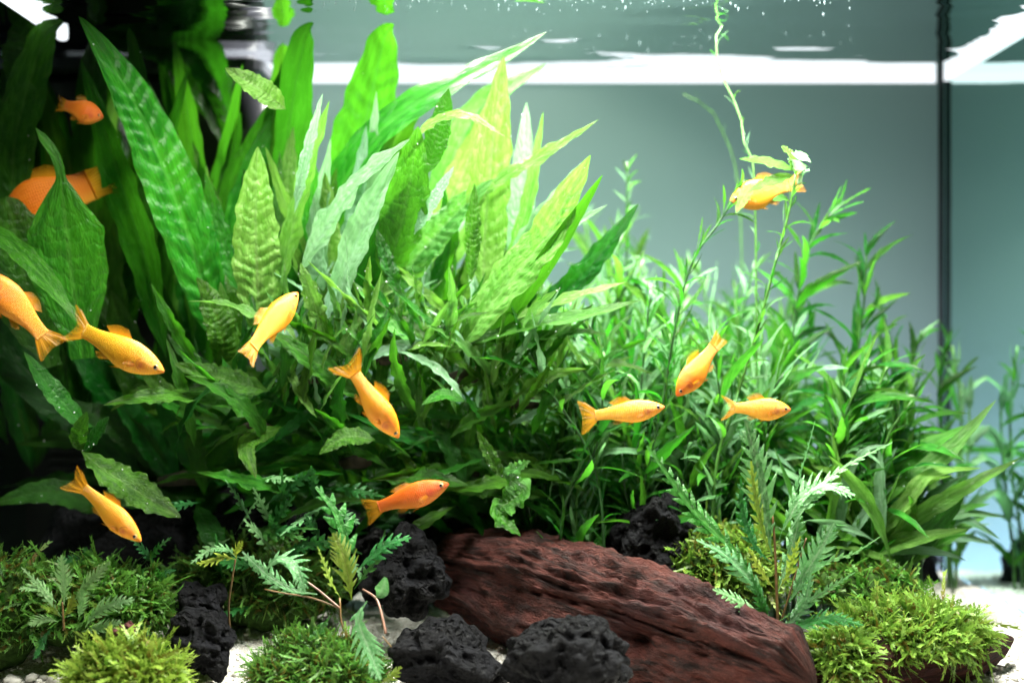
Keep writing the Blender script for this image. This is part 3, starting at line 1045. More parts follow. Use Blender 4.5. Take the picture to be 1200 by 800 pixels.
T(F2, [(560, 420), (615, 340), (650, 290), (706, 205)], .668, .642, 26, 'fern', roll=40, wave=.03, bull=0)
T(F2, [(600, 330), (655, 275), (712, 240)], .68, .66, 16, 'fern_mint', kind='strap')
T(F2, [(545, 405), (610, 385), (680, 372), (752, 352)], .660, .640, 34, 'fern', roll=-35, bull=.015, fold=.3)
T(F2, [(560, 395), (640, 360), (735, 330)], .672, .655, 26, 'fern_pale', roll=-40, wave=.1)
T(F2, [(335, 128), (305, 105), (264, 80)], .670, .650, 28, 'fern_pale', roll=-20, bull=.04, fold=.35)
T(F2, [(345, 250), (360, 180), (378, 110)], .66, .65, 14, 'fern_mint', wave=.1)
T(F2, [(485, 275), (505, 240), (532, 195)], .66, .655, 16, 'fern_mint', wave=.08)
T(F2, [(280, 420), (275, 330), (285, 240), (320, 130)], .72, .715, 46, 'fern', roll=20)
T(F2, [(275, 380), (262, 290), (275, 215), (330, 100)], .73, .72, 40, 'fern_deep', roll=-25)
T(F2, [(420, 330), (440, 250), (470, 150), (520, 90)], .72, .715, 56, 'fern', roll=-10, bull=.02)
T(F2, [(480, 330), (530, 230), (560, 160), (575, 115)], .715, .71, 46, 'fern_pale', roll=25, bull=.02)
T(F2, [(500, 320), (520, 220), (560, 130), (640, 75)], .735, .73, 46, 'fern_pale', bull=.02)
T(F2, [(300, 330), (320, 230), (335, 130), (330, 30)], .745, .745, 60, 'fern', bull=.02)

for i in range(44):
    bx = random.uniform(270, 600); by = random.uniform(330, 430)
    ln = random.uniform(120, 230)
    an = R((bx - 400) / 200 * 28 + random.gauss(2, 12))
    tx, ty = bx + math.sin(an) * ln, by - math.cos(an) * ln
    dd = random.uniform(.685, .745)
    mx, my = (bx + tx) / 2 + random.uniform(-12, 12), (by + ty) / 2 + random.uniform(-6, 6)
    T(F2, [(bx, by), (mx, my), (tx, ty)], dd, dd - .012, random.uniform(16, 36), random.choice(('fern', 'fern', 'fern_deep', 'fern_pale', 'fern_mint', 'fern_pale')), roll=random.uniform(-45, 45), bull=.03, wave=.09, nt=60, ns=9)

# ------------------------------------------------------------------ bushy narrow leaf ferns
def bush(px, py, d, n, lmin, lmax, amin, amax, label, mats, wl=1.0, spread=(46, 26), ymin=None):
    e = fern_root(px, py, d, label, 'narrow_fern', 'fern', None, 10)
    for i in range(n):
        a = R(random.uniform(amin, amax))
        L = PX(random.uniform(lmin, lmax), d)
        tow = random.uniform(-0.75, 0.25)
        dirv = Vector((math.sin(a), tow, math.cos(a)))
        p = P(px + random.gauss(0, spread[0]), py + random.gauss(0, spread[1]), d + random.uniform(-.02, .03))
        nrm = Vector((random.uniform(-.7, .7), -0.8, random.uniform(0.1, 1.1)))
        put_leaf(e, 'fern', random.choice(mats), p, dirv, nrm, L, random.uniform(0.75, 1.25) * wl)
    return e


mA = ('narrow', 'narrow', 'narrow', 'fern', 'fern', 'fern_pale')
mB = ('narrow', 'fern', 'fern_deep', 'fern_deep')
bush(300, 500, .675, 60, 70, 140, -95, 60, 'bushy fern with drooping leaves below the left ferns', mB)
mC = ('narrow', 'narrow', 'fern', 'fern_pale', 'fern_pale', 'fern_mint', 'narrow')
bush(375, 440, .668, 130, 45, 120, -50, 50, 'bushy fern with crinkled narrow leaves behind the diving fish', mC, .72)
b3 = bush(455, 420, .672, 140, 45, 125, -48, 48, 'bright bushy fern in the middle of the tank', mC, .72)
b4 = bush(545, 440, .677, 130, 50, 130, -50, 65, 'bushy fern spreading right below the speckled pale leaf', mC, .72)
bush(620, 470, .685, 100, 50, 115, -50, 70, 'fern with arching leaves at the left edge of the thicket', mC, .75)
b6 = bush(420, 540, .675, 85, 60, 130, -120, 110, 'dark fern with hanging leaves above the left lava rocks', mB)
bush(540, 550, .685, 85, 60, 130, -120, 120, 'dark fern with hanging leaves above the log', mB)
bush(640, 560, .690, 75, 50, 110, -110, 110, 'dark fern between the log and the thicket', mB)
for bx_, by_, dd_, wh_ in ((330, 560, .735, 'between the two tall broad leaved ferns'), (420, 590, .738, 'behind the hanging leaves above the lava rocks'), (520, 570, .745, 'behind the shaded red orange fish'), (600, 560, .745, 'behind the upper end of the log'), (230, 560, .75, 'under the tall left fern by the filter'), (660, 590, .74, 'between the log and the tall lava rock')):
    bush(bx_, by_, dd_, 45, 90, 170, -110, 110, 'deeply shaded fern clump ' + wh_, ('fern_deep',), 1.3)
T(b3, [(380, 400), (368, 355), (352, 308)], .650, .640, 22, 'fern_pale', wave=.12, curl=.2)
T(b3, [(470, 350), (455, 310), (441, 268)], .652, .648, 18, 'narrow', wave=.1)
T(b6, [(430, 470), (370, 425), (318, 388)], .655, .640, 32, 'narrow', wave=.08, bull=.03)
T(b6, [(315, 458), (255, 442), (204, 426)], .655, .640, 34, 'fern', roll=-20, wave=.08, bull=.03)
T(b6, [(310, 470), (260, 468), (208, 462)], .660, .645, 22, 'fern', wave=.06)
T(b6, [(330, 500), (290, 520), (300, 560)], .66, .64, 22, 'narrow')
T(b6, [(440, 515), (405, 512), (374, 532)], .650, .640, 22, 'fern', wave=.08)
T(b4, [(545, 470), (520, 462), (494, 474)], .650, .640, 14, 'narrow')
T(b4, [(590, 560), (575, 535), (559, 505)], .645, .638, 16, 'narrow', wave=.08)
T(b4, [(590, 555), (612, 575), (585, 600), (610, 628)], .645, .636, 26, 'fern', wave=.2, curl=.4)
T(b4, [(588, 553), (605, 548), (622, 540)], .645, .636, 14, 'fern_pale', wave=.2)


# ------------------------------------------------------------------ stem plants
def stem_plant(pts, d, label, mats, smat='stem_dark', node=15, lmin=38, lmax=66, start=0.08, group=None, whorl=2, rad=2.2, dd=0.0, tip=True, wsc=1.0):
    n = len(pts)
    w3 = [P(x, y, d + dd * i / (n - 1)) for i, (x, y) in enumerate(pts)]
    b = w3[0]
    zg = sand_h(b.x, b.y) - 0.001
    if b.z > zg + 0.004:
        k = min(1.0, (b.z - zg) / 0.08)
        w3.insert(0, Vector((b.x + random.uniform(-.006, .006) * k, b.y, zg)))
        start = max(start, 0.5 * (b.z - zg) / max(1e-3, w3[-1].z - zg))
    e = empty('stem_plant', w3[0], label, 'stem plant', group)
    cv, L = curve3(w3, 28)
    v, f, u = tube_data([Vector(q) - e.location for q in cv], list(np.linspace(PX(rad, d), PX(rad * 0.55, d), 28)), 6)
    link('stem', mesh_from('stem', v, f, u), M[smat], e)
    nn = max(3, int(L / PX(node, d)))
    own, ownw = random.uniform(.7, 1.3), random.uniform(.75, 1.3)
    az = random.uniform(0, 6.28)
    for i in range(nn):
        t = start + (1 - start) * (i + random.uniform(-.25, .25)) / nn
        t = min(max(t, 0), 1)
        k = t * 27
        i0 = min(int(k), 26)
        p = Vector(cv[i0] * (1 - k + i0) + cv[i0 + 1] * (k - i0))
        T_ = Vector(cv[i0 + 1] - cv[i0]).normalized()
        a = T_.orthogonal().normalized()
        b = T_.cross(a)
        az += 1.57 + random.uniform(-.4, .4)
        for w in range(whorl):
            an = az + 2 * math.pi * w / whorl
            out = a * math.cos(an) + b * math.sin(an)
            sp = random.uniform(0.25, 1.15) * (1.0 if t < 0.85 else 0.6)
            dirv = T_ + out * sp + Vector((0, 0, 0.12))
            nrm = T_ * 0.9 - out * 0.5 + Vector((0, -0.55, 0.25))
            Lf = PX(random.uniform(lmin, lmax) * (1 - 0.35 * max(0, (t - .7) / .3)), d) * own * random.uniform(.75, 1.15)
            if random.random() < .1: continue
            put_leaf(e, 'stem', random.choice(mats), p, dirv, nrm, Lf, random.uniform(.75, 1.3) * wsc * ownw)
    return e


mS = ('stem_leaf', 'stem_leaf', 'stem_leaf', 'stem_leaf_deep', 'stem_leaf_mint')
mD = ('stem_leaf_deep', 'stem_leaf_deep', 'stem_leaf')
mM = ('stem_leaf', 'stem_leaf_mint', 'stem_leaf_mint')
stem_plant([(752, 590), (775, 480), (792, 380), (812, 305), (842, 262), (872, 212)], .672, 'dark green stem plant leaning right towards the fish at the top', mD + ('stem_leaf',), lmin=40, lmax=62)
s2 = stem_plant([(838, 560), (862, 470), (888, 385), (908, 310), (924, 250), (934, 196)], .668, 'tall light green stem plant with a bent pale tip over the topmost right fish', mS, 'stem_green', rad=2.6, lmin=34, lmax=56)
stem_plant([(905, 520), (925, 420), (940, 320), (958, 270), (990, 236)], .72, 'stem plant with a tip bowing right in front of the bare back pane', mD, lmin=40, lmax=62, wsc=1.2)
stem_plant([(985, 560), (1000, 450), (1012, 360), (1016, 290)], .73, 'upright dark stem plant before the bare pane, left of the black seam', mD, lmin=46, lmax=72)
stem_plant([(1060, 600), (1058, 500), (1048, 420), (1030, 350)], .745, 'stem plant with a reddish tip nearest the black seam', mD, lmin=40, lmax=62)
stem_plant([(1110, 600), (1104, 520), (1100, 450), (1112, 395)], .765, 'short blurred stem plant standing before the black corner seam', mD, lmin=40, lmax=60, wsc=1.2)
for xx_, tp_, wh_ in ((1122, 405, 'tallest'), (1132, 460, 'shorter')):
    stem_plant([(xx_ - 10, 640), (xx_, 560), (xx_ + 4, 480), (xx_ - 6, tp_)], .775, wh_ + ' of the two pale stem plants pressed against the right glass', mM, 'stem_green', lmin=40, lmax=62, wsc=1.2, node=24)
stem_plant([(985, 560), (990, 500), (989, 430)], .69, 'short stem plant with a pale upright leaf among darker stems', mS, 'stem_green')
stem_plant([(735, 560), (742, 460), (735, 360), (735, 190)], .76, 'blurred tall stem plant with its tip alone against the pane', mM, lmin=40, lmax=58)
stem_plant([(660, 600), (700, 520), (705, 430), (690, 380)], .665, 'dark forked stem plant beside the level swimming fish', mD, lmin=36, lmax=60)
stem_plant([(700, 560), (640, 450), (610, 385), (600, 360)], .662, 'bare dark stem plant leaning left under the speckled leaf', mD, lmin=30, lmax=48, node=26)
# the bent tip of the tall stem plant: pale leaves over the fish
for (bx, by, tx, ty, w, mt) in [(932, 200, 866, 186, 13, 'strap'), (930, 196, 915, 172, 16, 'fern_pale'), (932, 200, 940, 178, 24, 'fern_mint'), (934, 215, 948, 198, 10, 'fern_mint'), (930, 205, 876, 225, 15, 'strap'), (926, 235, 905, 235, 10, 'strap'), (880, 215, 862, 250, 14, 'strap')]:
    T(s2, [(bx, by), ((bx + tx) / 2 + 2, (by + ty) / 2 - 3), (tx, ty)], .655, .640, w, mt, bull=0, wave=.12, nt=20, ns=5)
# the long strand that reaches the surface
sur = stem_plant([(885, 240), (873, 175), (866, 130), (848, 95), (838, 50), (850, 25), (866, 4)], .70, 'long thin strand with few leaves rising to the water surface', mM, 'stem_green', node=26, lmin=24, lmax=44, whorl=1, rad=1.7, dd=.03)
stem_plant([(868, 260), (845, 150), (820, 120), (800, 110)], .80, 'faint thin shoot near the back pane, left of the long strand', mM, 'stem_green', node=40, lmin=16, lmax=24, whorl=1, rad=1.2)

GT = 'stems of the dense thicket'
LB = 'slender leafy stem in the dense green thicket, hard to tell from its neighbours'
for i in range(112):
    back = i < 40
    d = random.uniform(.745, .82) if back else random.uniform(.675, .74)
    x = 640 + 425 * random.random() ** 1.15
    f = (x - 640) / 435
    top = 225 + 165 * f ** 1.5 + random.uniform(0, 170) + (60 if x < 690 else 0)
    if not back: top += 60
    lean = random.uniform(-30, 45)
    y0 = random.uniform(560, 640)
    pts = [(x - lean * .6 + random.uniform(-15, 15), y0), (x - lean * .2 + random.uniform(-10, 10), (y0 * 2 + top) / 3), (x + lean * .2, (y0 + top * 2) / 3), (x + lean, top)]
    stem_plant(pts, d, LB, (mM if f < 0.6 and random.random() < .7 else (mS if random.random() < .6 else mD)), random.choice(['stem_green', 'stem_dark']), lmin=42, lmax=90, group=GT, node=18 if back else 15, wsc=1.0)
# short dark growth along the foot of the thicket
LC = 'short dark leafy stem along the foot of the thicket behind the log'
for i in range(40):
    x = random.uniform(590, 1010)
    d = random.uniform(.675, .72)
    y0 = random.uniform(615, 660)
    top = y0 - random.uniform(70, 150)
    stem_plant([(x, y0), (x + random.uniform(-20, 20), (y0 + top) / 2), (x + random.uniform(-45, 45), top)], d, LC, mD, lmin=34, lmax=56, group='short stems at the foot of the thicket', node=15)

# ------------------------------------------------------------------ strap leaf fern at the right
F4 = fern_root(1010, 668, .690, 'light green fern with long strap leaves reaching the right glass', 'strap_fern')
for (pts, w, mt, d0, d1, rl) in [
    ([(995, 655), (1050, 580), (1110, 530), (1168, 468)], 30, 'fern_pale', .690, .665, -10),
    ([(1000, 660), (1070, 608), (1130, 572), (1196, 536)], 26, 'strap', .685, .660, 15),
    ([(985, 640), (1030, 570), (1075, 530), (1138, 496)], 34, 'strap', .695, .68, -15),
    ([(1015, 672), (1065, 640), (1110, 600), (1135, 562)], 36, 'narrow', .69, .67, 25),
    ([(1005, 650), (1060, 590), (1090, 556), (1150, 548)], 24, 'fern_pale', .68, .66, -25),
    ([(985, 640), (990, 570), (1010, 530), (1045, 520)], 14, 'fern_mint', .675, .66, 0),
    ([(1000, 640), (1020, 580), (1040, 535), (1050, 500)], 24, 'strap', .70, .69, 0),
    ([(1020, 650), (1060, 600), (1080, 570), (1118, 556)], 22, 'strap', .685, .665, -40),
    ([(1000, 600), (985, 560), (950, 545)], 18, 'strap', .69, .67, 10),
    ([(1030, 660), (1090, 640), (1120, 600), (1160, 590)], 22, 'strap', .70, .69, 10)]:
    T(F4, pts, d0, d1, w * .8, mt, kind='strap', roll=rl, bull=.01, wave=.06, ns=9)
for i in range(96):
    a = R(random.uniform(-62, 68))
    p = P(random.gauss(1005, 34), random.gauss(648, 14), .69 + random.uniform(-.02, .02))
    put_leaf(F4, 'strap', random.choice(('strap', 'strap', 'fern_pale', 'fern_pale', 'fern_mint')), p, (math.sin(a), random.uniform(-.5, .3), math.cos(a)), (random.uniform(-.8, .8), -.8, random.uniform(.2, 1)), PX(random.uniform(70, 165), .69), random.uniform(.65, 1.1))

# ------------------------------------------------------------------ lobed (pinnate) plants
def pinnate_leaf(parent, pts, d0, d1, width, mat, lobes=9, roll=0, fold=.18, depth=.85, face=(0, -1, 0.6), label=None):
    """A leaf cut into finger lobes: a narrow blade along the midrib and pairs of lobes that point towards the tip."""
    n = len(pts)
    lobes = int(lobes * 1.15) if lobes > 3 else lobes
    ds = np.linspace(d0, d1, n)
    w3 = [np.array(P(x, y, d)) for (x, y), d in zip(pts, ds)]
    nt = lobes * 4 + 12
    cv, L = curve3(w3, nt)
    org = w3[0]
    t = np.linspace(0, 1, nt)
    rs = random.Random(int(pts[0][0] * 13 + pts[-1][0] * 7 + pts[-1][1]))
    T_ = np.gradient(cv, axis=0)
    T_ /= np.linalg.norm(T_, axis=1, keepdims=True) + 1e-12
    N0 = np.array(face, dtype=float)
    N = N0[None, :] - T_ * (T_ @ N0)[:, None]
    N /= np.linalg.norm(N, axis=1, keepdims=True) + 1e-9
    B = np.cross(T_, N)
    tw = R(roll) + 0.5 * np.sin(t * 3 + roll) * 0.5
    ca, sa = np.cos(tw)[:, None], np.sin(tw)[:, None]
    N, B = N * ca + B * sa, B * ca - N * sa
    hw = PX(width, d0) * .5

    def env(q):
        return max(0.0, min(1.0, (q - 0.08) / 0.30)) ** 0.6 * max(0.0, min(1.0, (1.04 - q) / 0.55)) ** 0.7

    V, F, U = [], [], []
    # the blade beside the midrib
    s5 = np.linspace(-1, 1, 5)
    for i in range(nt):
        w = hw * (0.05 + (0.20 if depth > .5 else 0.95) * env(t[i]))
        for q in s5:
            V.append(cv[i] - org + B[i] * (q * w) + N[i] * (fold * abs(q) * w))
            U.append(((q * .3 + 1) / 2, t[i]))
    F += grid_faces(nt, 5)
    if depth > .5:
        sp = 0.86 / lobes * L
        for m_ in range(lobes):
            for sg in (1, -1):
                tc = 0.12 + 0.84 * (m_ + 0.5 + 0.18 * sg + rs.uniform(-.08, .08)) / lobes
                k = min(nt - 1, int(tc * (nt - 1)))
                ln = hw * env(tc) * rs.uniform(0.92, 1.12)
                if ln < 1e-4: continue
                wd = min(sp * 0.30, ln * 0.34) * rs.uniform(0.85, 1.1)
                an = R(rs.uniform(42, 56))
                dv = B[k] * (sg * math.cos(an * .9)) + T_[k] * math.sin(an)
                sd = T_[k] * math.cos(an) - B[k] * (sg * math.sin(an))
                up = N[k] * fold + N[k] * rs.uniform(-.12, .12)
                o0 = len(V)
                for a in range(7):
                    q = a / 6
                    pw = (0.55 + 0.45 * math.sin(math.pi * min(1, q * 1.25 + .1))) * (1 if q < .7 else max(0.12, (1 - (q - .7) / .3)) ** .55)
                    c = cv[k] - org + dv * (ln * 1.12 * q) + T_[k] * (ln * 0.10 * q * q) + up * (ln * q) - N[k] * (ln * .25 * q * q)
                    for b in (-1, 0, 1):
                        V.append(c + sd * (b * wd * pw) - N[k] * (0.22 * wd * abs(b)))
                        U.append((0.5 + sg * (0.12 + 0.38 * q), min(1, tc + 0.02 * b)))
                F += grid_faces(7, 3, o0)
    o = link('leaf', mesh_from('leaf', V, F, U), M[mat], parent)
    o.location = Vector(org) - parent.location
    if label: o['label'] = label
    return o


def stalk(parent, pts, d0, d1, r, mat, name='stem'):
    n = len(pts)
    w3 = [P(x, y, d0 + (d1 - d0) * i / (n - 1)) for i, (x, y) in enumerate(pts)]
    cv, L = curve3(w3, 16)
    v, f, u = tube_data([Vector(q) - w3[0] for q in cv], list(np.linspace(PX(r * .62, d0), PX(r * .4, d0), 16)), 7)
    o = link(name, mesh_from(name, v, f, u), M[mat], parent)
    o.location = w3[0] - parent.location
    return o


PL = pinnate_leaf
P1 = empty('lobed_plant', P(912, 738, .625), 'mint green plant with deeply lobed leaves growing behind the right end of the log', 'lobed plant')
stalk(P1, [(912, 738), (910, 690), (908, 640), (905, 600)], .625, .63, 3.2, 'stem_brown')
stalk(P1, [(900, 730), (888, 690), (870, 660)], .625, .62, 2.2, 'stem_brown')
stalk(P1, [(915, 730), (930, 680), (945, 630)], .625, .62, 2.2, 'stem_brown')
PL(P1, [(904, 650), (896, 600), (888, 550), (874, 493)], .63, .62, 56, 'pinnate', 9)
PL(P1, [(892, 690), (860, 645), (815, 600), (758, 522)], .62, .61, 38, 'pinnate_deep', 11, roll=15)
PL(P1, [(912, 635), (930, 580), (945, 530), (955, 493)], .63, .625, 16, 'pinnate', 9, roll=50)
PL(P1, [(920, 630), (950, 585), (985, 550), (1046, 518)], .63, .62, 26, 'pinnate', 9, roll=-35)
PL(P1, [(918, 620), (938, 585), (965, 568), (1002, 580)], .62, .605, 44, 'pinnate', 9, roll=-10)
PL(P1, [(925, 705), (945, 670), (960, 645), (978, 612)], .615, .605, 42, 'pinnate', 8)
PL(P1, [(930, 690), (965, 660), (1000, 648), (1032, 628)], .62, .61, 14, 'pinnate', 7, roll=55)
PL(P1, [(912, 728), (940, 710), (970, 690), (1002, 670)], .615, .60, 17, 'pinnate', 11, roll=60)
PL(P1, [(905, 738), (940, 732), (975, 724), (1012, 732)], .612, .60, 30, 'pinnate_deep', 10, roll=-20)
PL(P1, [(902, 715), (880, 680), (850, 650), (816, 632)], .62, .61, 32, 'pinnate', 8, roll=10)
PL(P1, [(906, 655), (893, 620), (884, 575), (880, 540)], .622, .615, 28, 'pinnate_yellow', 8, roll=20)
PL(P1, [(905, 660), (885, 640), (870, 600), (868, 560)], .635, .63, 26, 'pinnate_deep', 8)
PL(P1, [(910, 700), (925, 650), (935, 610), (930, 570)], .635, .63, 26, 'pinnate', 8, roll=-20)
PL(P1, [(905, 730), (880, 715), (858, 700), (835, 690)], .615, .60, 26, 'pinnate', 8)
PL(P1, [(908, 690), (896, 675), (884, 655), (876, 640)], .61, .60, 18, 'pinnate_yellow', 6)
PL(P1, [(912, 690), (925, 670), (930, 650), (938, 628)], .61, .60, 18, 'pinnate_yellow', 6)
PL(P1, [(912, 740), (935, 720), (945, 700), (950, 672)], .612, .605, 26, 'pinnate', 7)
PL(P1, [(905, 740), (895, 715), (890, 700), (880, 672)], .612, .605, 24, 'pinnate_deep', 7)

P2 = empty('lobed_plant', P(430, 790, .60), 'lobed leaf plant with brown stems and one yellow leaf, left of the lava rocks', 'lobed plant')
stalk(P2, [(432, 795), (425, 765), (402, 735), (398, 700)], .60, .615, 3.0, 'stem_brown')
stalk(P2, [(452, 742), (446, 715), (440, 700), (425, 690)], .598, .61, 3.0, 'stem_pink')
stalk(P2, [(448, 745), (460, 760), (465, 775), (452, 790)], .596, .594, 1.4, 'stem_brown')
stalk(P2, [(440, 700), (447, 690), (450, 682)], .60, .60, 1.2, 'stem_pink')
stalk(P2, [(398, 712), (372, 690), (352, 676)], .612, .615, 2.4, 'stem_pink')
stalk(P2, [(398, 712), (365, 700), (335, 695), (310, 690)], .612, .615, 2.0, 'stem_brown')
PL(P2, [(408, 690), (405, 640), (393, 600), (370, 570)], .63, .63, 42, 'pinnate_deep', 6)
PL(P2, [(418, 668), (438, 650), (458, 636), (482, 630)], .622, .61, 34, 'pinnate_deep', 6, roll=-25)
PL(P2, [(412, 702), (408, 675), (402, 650), (390, 624)], .605, .598, 40, 'pinnate_yellow', 8)
PL(P2, [(400, 702), (388, 682), (380, 660), (372, 640)], .608, .605, 14, 'pinnate_yellow', 6, roll=40)
PL(P2, [(372, 696), (340, 690), (312, 672), (284, 646)], .612, .62, 26, 'pinnate', 8, roll=-10)
PL(P2, [(310, 670), (325, 655), (345, 662), (358, 694)], .606, .60, 34, 'pinnate', 8, roll=10)
PL(P2, [(430, 704), (420, 725), (432, 760), (446, 796)], .592, .588, 44, 'pinnate', 8, roll=8, depth=.7)
PL(P2, [(388, 720), (372, 742), (355, 755), (340, 762)], .605, .60, 26, 'pinnate_deep', 6)
PL(P2, [(440, 700), (446, 694), (450, 684), (452, 676)], .598, .595, 17, 'pinnate', 2, depth=.1)
PL(P2, [(445, 800), (455, 795), (464, 788), (470, 780)], .590, .586, 16, 'pinnate_yellow', 5)
PL(P2, [(415, 690), (428, 672), (440, 655), (452, 620)], .635, .63, 18, 'pinnate_deep', 6, roll=40)

P3 = empty('lobed_plant', P(75, 738, .610), 'small pale plant with feathered leaves on the left moss bank', 'lobed plant')
stalk(P3, [(75, 738), (74, 722), (73, 705)], .61, .61, 2.6, 'stem_brown')
for (pts, w, mt) in [([(75, 708), (75, 690), (74, 670), (72, 650)], 26, 'pinnate_pale'), ([(72, 722), (55, 700), (42, 682), (25, 664)], 15, 'pinnate_pale'), ([(85, 705), (98, 690), (110, 676), (129, 658)], 24, 'pinnate_pale'),
                     ([(100, 735), (110, 720), (130, 708), (158, 702)], 26, 'pinnate_pale'), ([(68, 728), (55, 725), (45, 727), (34, 732)], 22, 'pinnate_pale'), ([(92, 725), (95, 710), (97, 698), (98, 690)], 22, 'pinnate_pale'),
                     ([(75, 722), (82, 712), (85, 702), (88, 698)], 22, 'pinnate_yellow'), ([(70, 722), (62, 714), (55, 712), (50, 712)], 18, 'pinnate_yellow'), ([(95, 740), (115, 735), (128, 732), (143, 728)], 20, 'pinnate_pale'),
                     ([(60, 735), (50, 750), (46, 760), (40, 772)], 18, 'pinnate_deep'), ([(66, 705), (50, 690), (38, 688), (22, 690)], 20, 'pinnate_pale')]:
    PL(P3, pts, .608, .598, w, mt, max(5, int(len(pts) * 2)))

P4 = empty('lobed_plant', P(272, 740, .635), 'dim lobed plant with a brown stem and three tip leaves, right of the rounded rock', 'lobed plant')
stalk(P4, [(270, 745), (268, 710), (272, 680), (276, 655)], .64, .632, 2.4, 'stem_brown')
for (pts, w, mt) in [([(276, 655), (260, 652), (246, 658), (230, 660)], 18, 'pinnate_yellow'), ([(276, 652), (268, 644), (255, 642), (245, 646)], 15, 'pinnate'), ([(278, 652), (292, 655), (305, 668), (314, 680)], 16, 'pinnate'),
                     ([(277, 654), (276, 646), (280, 640), (285, 634)], 16, 'pinnate_yellow')]:
    PL(P4, pts, .632, .622, w, mt, 6)
P5 = empty('lobed_plant', P(160, 735, .65), 'dark lobed plant in the shade at the right edge of the moss bank', 'lobed plant')
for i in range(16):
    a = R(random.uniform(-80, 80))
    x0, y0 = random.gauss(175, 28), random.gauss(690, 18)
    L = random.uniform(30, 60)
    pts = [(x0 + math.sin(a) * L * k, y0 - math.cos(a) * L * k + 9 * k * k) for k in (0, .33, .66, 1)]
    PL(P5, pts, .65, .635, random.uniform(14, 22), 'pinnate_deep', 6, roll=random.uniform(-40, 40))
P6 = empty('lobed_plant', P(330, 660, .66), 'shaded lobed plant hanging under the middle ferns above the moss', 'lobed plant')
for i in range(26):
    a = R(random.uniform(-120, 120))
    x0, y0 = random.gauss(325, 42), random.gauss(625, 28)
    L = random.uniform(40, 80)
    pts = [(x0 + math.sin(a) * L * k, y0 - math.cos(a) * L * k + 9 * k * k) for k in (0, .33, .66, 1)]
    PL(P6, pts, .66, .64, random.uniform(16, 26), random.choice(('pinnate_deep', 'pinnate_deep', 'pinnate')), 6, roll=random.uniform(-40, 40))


# tiny oxygen pearls that cling to the leaves
pv, pf = [], []
pool = [o for e_ in (F2, F1, b3, b4, F4) for o in e_.children if o.name.startswith('leaf')]
bpy.context.view_layer.update()
for k in range(900):
    o = random.choice(pool)
    vv = o.data.vertices[random.randrange(len(o.data.vertices))]
    c = o.matrix_world @ vv.co + Vector((0, -0.0003, 0.0002))
    r = random.choice([0.00018, 0.00025, 0.0003, 0.00042])
    o0 = len(pv)
    pv += [c + v * r for v in iv]
    pf += [[o0 + a for a in f] for f in iff]
M['pearl'] = simple('oxygen_pearl', (0.62, 0.72, 0.66), 0.08, 0.8)
tag(link('bubbles', mesh_from('bubbles', pv, pf), M['pearl']), 'tiny oxygen pearls clinging to the fern leaves', None, None, 'stuff')


# ------------------------------------------------------------------ moss
def moss(px, py, d, rx, ry, rz, n, mat, label, seed, flen=(12, 24), up=0.5):
    rs = np.random.default_rng(seed)
    e = empty('moss_cushion', P(px, py, d), label, 'moss')
    vs, fs = ico(3)
    ax, ay, az = PX(rx, d), PX(rz, d), PX(ry, d)
    o = Vector((seed, seed * .5, 0))
    core = [Vector((v.x * ax, v.y * ay, v.z * az)) * (0.92 + 0.22 * noise.noise(v * 2.2 + o)) for v in vs]
    link('moss_core', mesh_from('moss_core', core, fs), M['moss_core'], e)
    V, F, U = [], [], []
    for i in range(n):
        q = Vector(rs.normal(size=3)).normalized()
        if q.z < -0.45 or q.y > 0.75: continue
        nr = 0.92 + 0.22 * noise.noise(q * 2.2 + o)
        p = Vector((q.x * ax, q.y * ay, q.z * az)) * nr
        dv = (Vector((q.x / ax, q.y / ay, q.z / az)).normalized() + Vector((0, -0.15, up)) + Vector(rs.normal(size=3)) * 0.75).normalized()
        L = PX(rs.uniform(*flen) * (1.5 if rs.random() < .12 else 1.0), d)
        bend = Vector(rs.normal(size=3)) * 0.7 + Vector((0, 0, -0.45))
        side = dv.cross(Vector(rs.normal(size=3))).normalized()
        brown = 1.0 if rs.random() < 0.22 else rs.random() * 0.4
        nseg = 8
        prev = None
        for k in range(nseg):
            t0 = k / nseg
            t1 = (k + 1.35) / nseg
            a = p + dv * L * t0 + bend * L * t0 * t0 * .5
            b = p + dv * L * t1 + bend * L * t1 * t1 * .5
            w = L * 0.115 * (1 - 0.55 * t0)
            tw = (k % 2) * 2 - 1
            nn = side
            i0 = len(V)
            # a thin axis and one tiny leaflet on each side of it
            i0 = len(V)
            ax_ = (b - a)
            lw = L * rs.uniform(0.10, 0.20) * (1 - 0.5 * t0)
            for sg in (1, -1):
                tipv = a + side * (sg * lw) + ax_ * rs.uniform(0.5, 1.1)
                i0 = len(V)
                V += [a, a + ax_ * 0.45 - side * (sg * w * 0.12), tipv, a + ax_ * -0.12 + side * (sg * lw * 0.45)]
                F += [(i0, i0 + 1, i0 + 2, i0 + 3)]
                U += [(brown, t0), (brown, t0), (brown, t1), (brown, t0)]
    ob = link('moss_fronds', mesh_from('moss_fronds', V, F, U, smooth=False), M[mat], e)
    ob['kind'] = 'stuff'
    return e


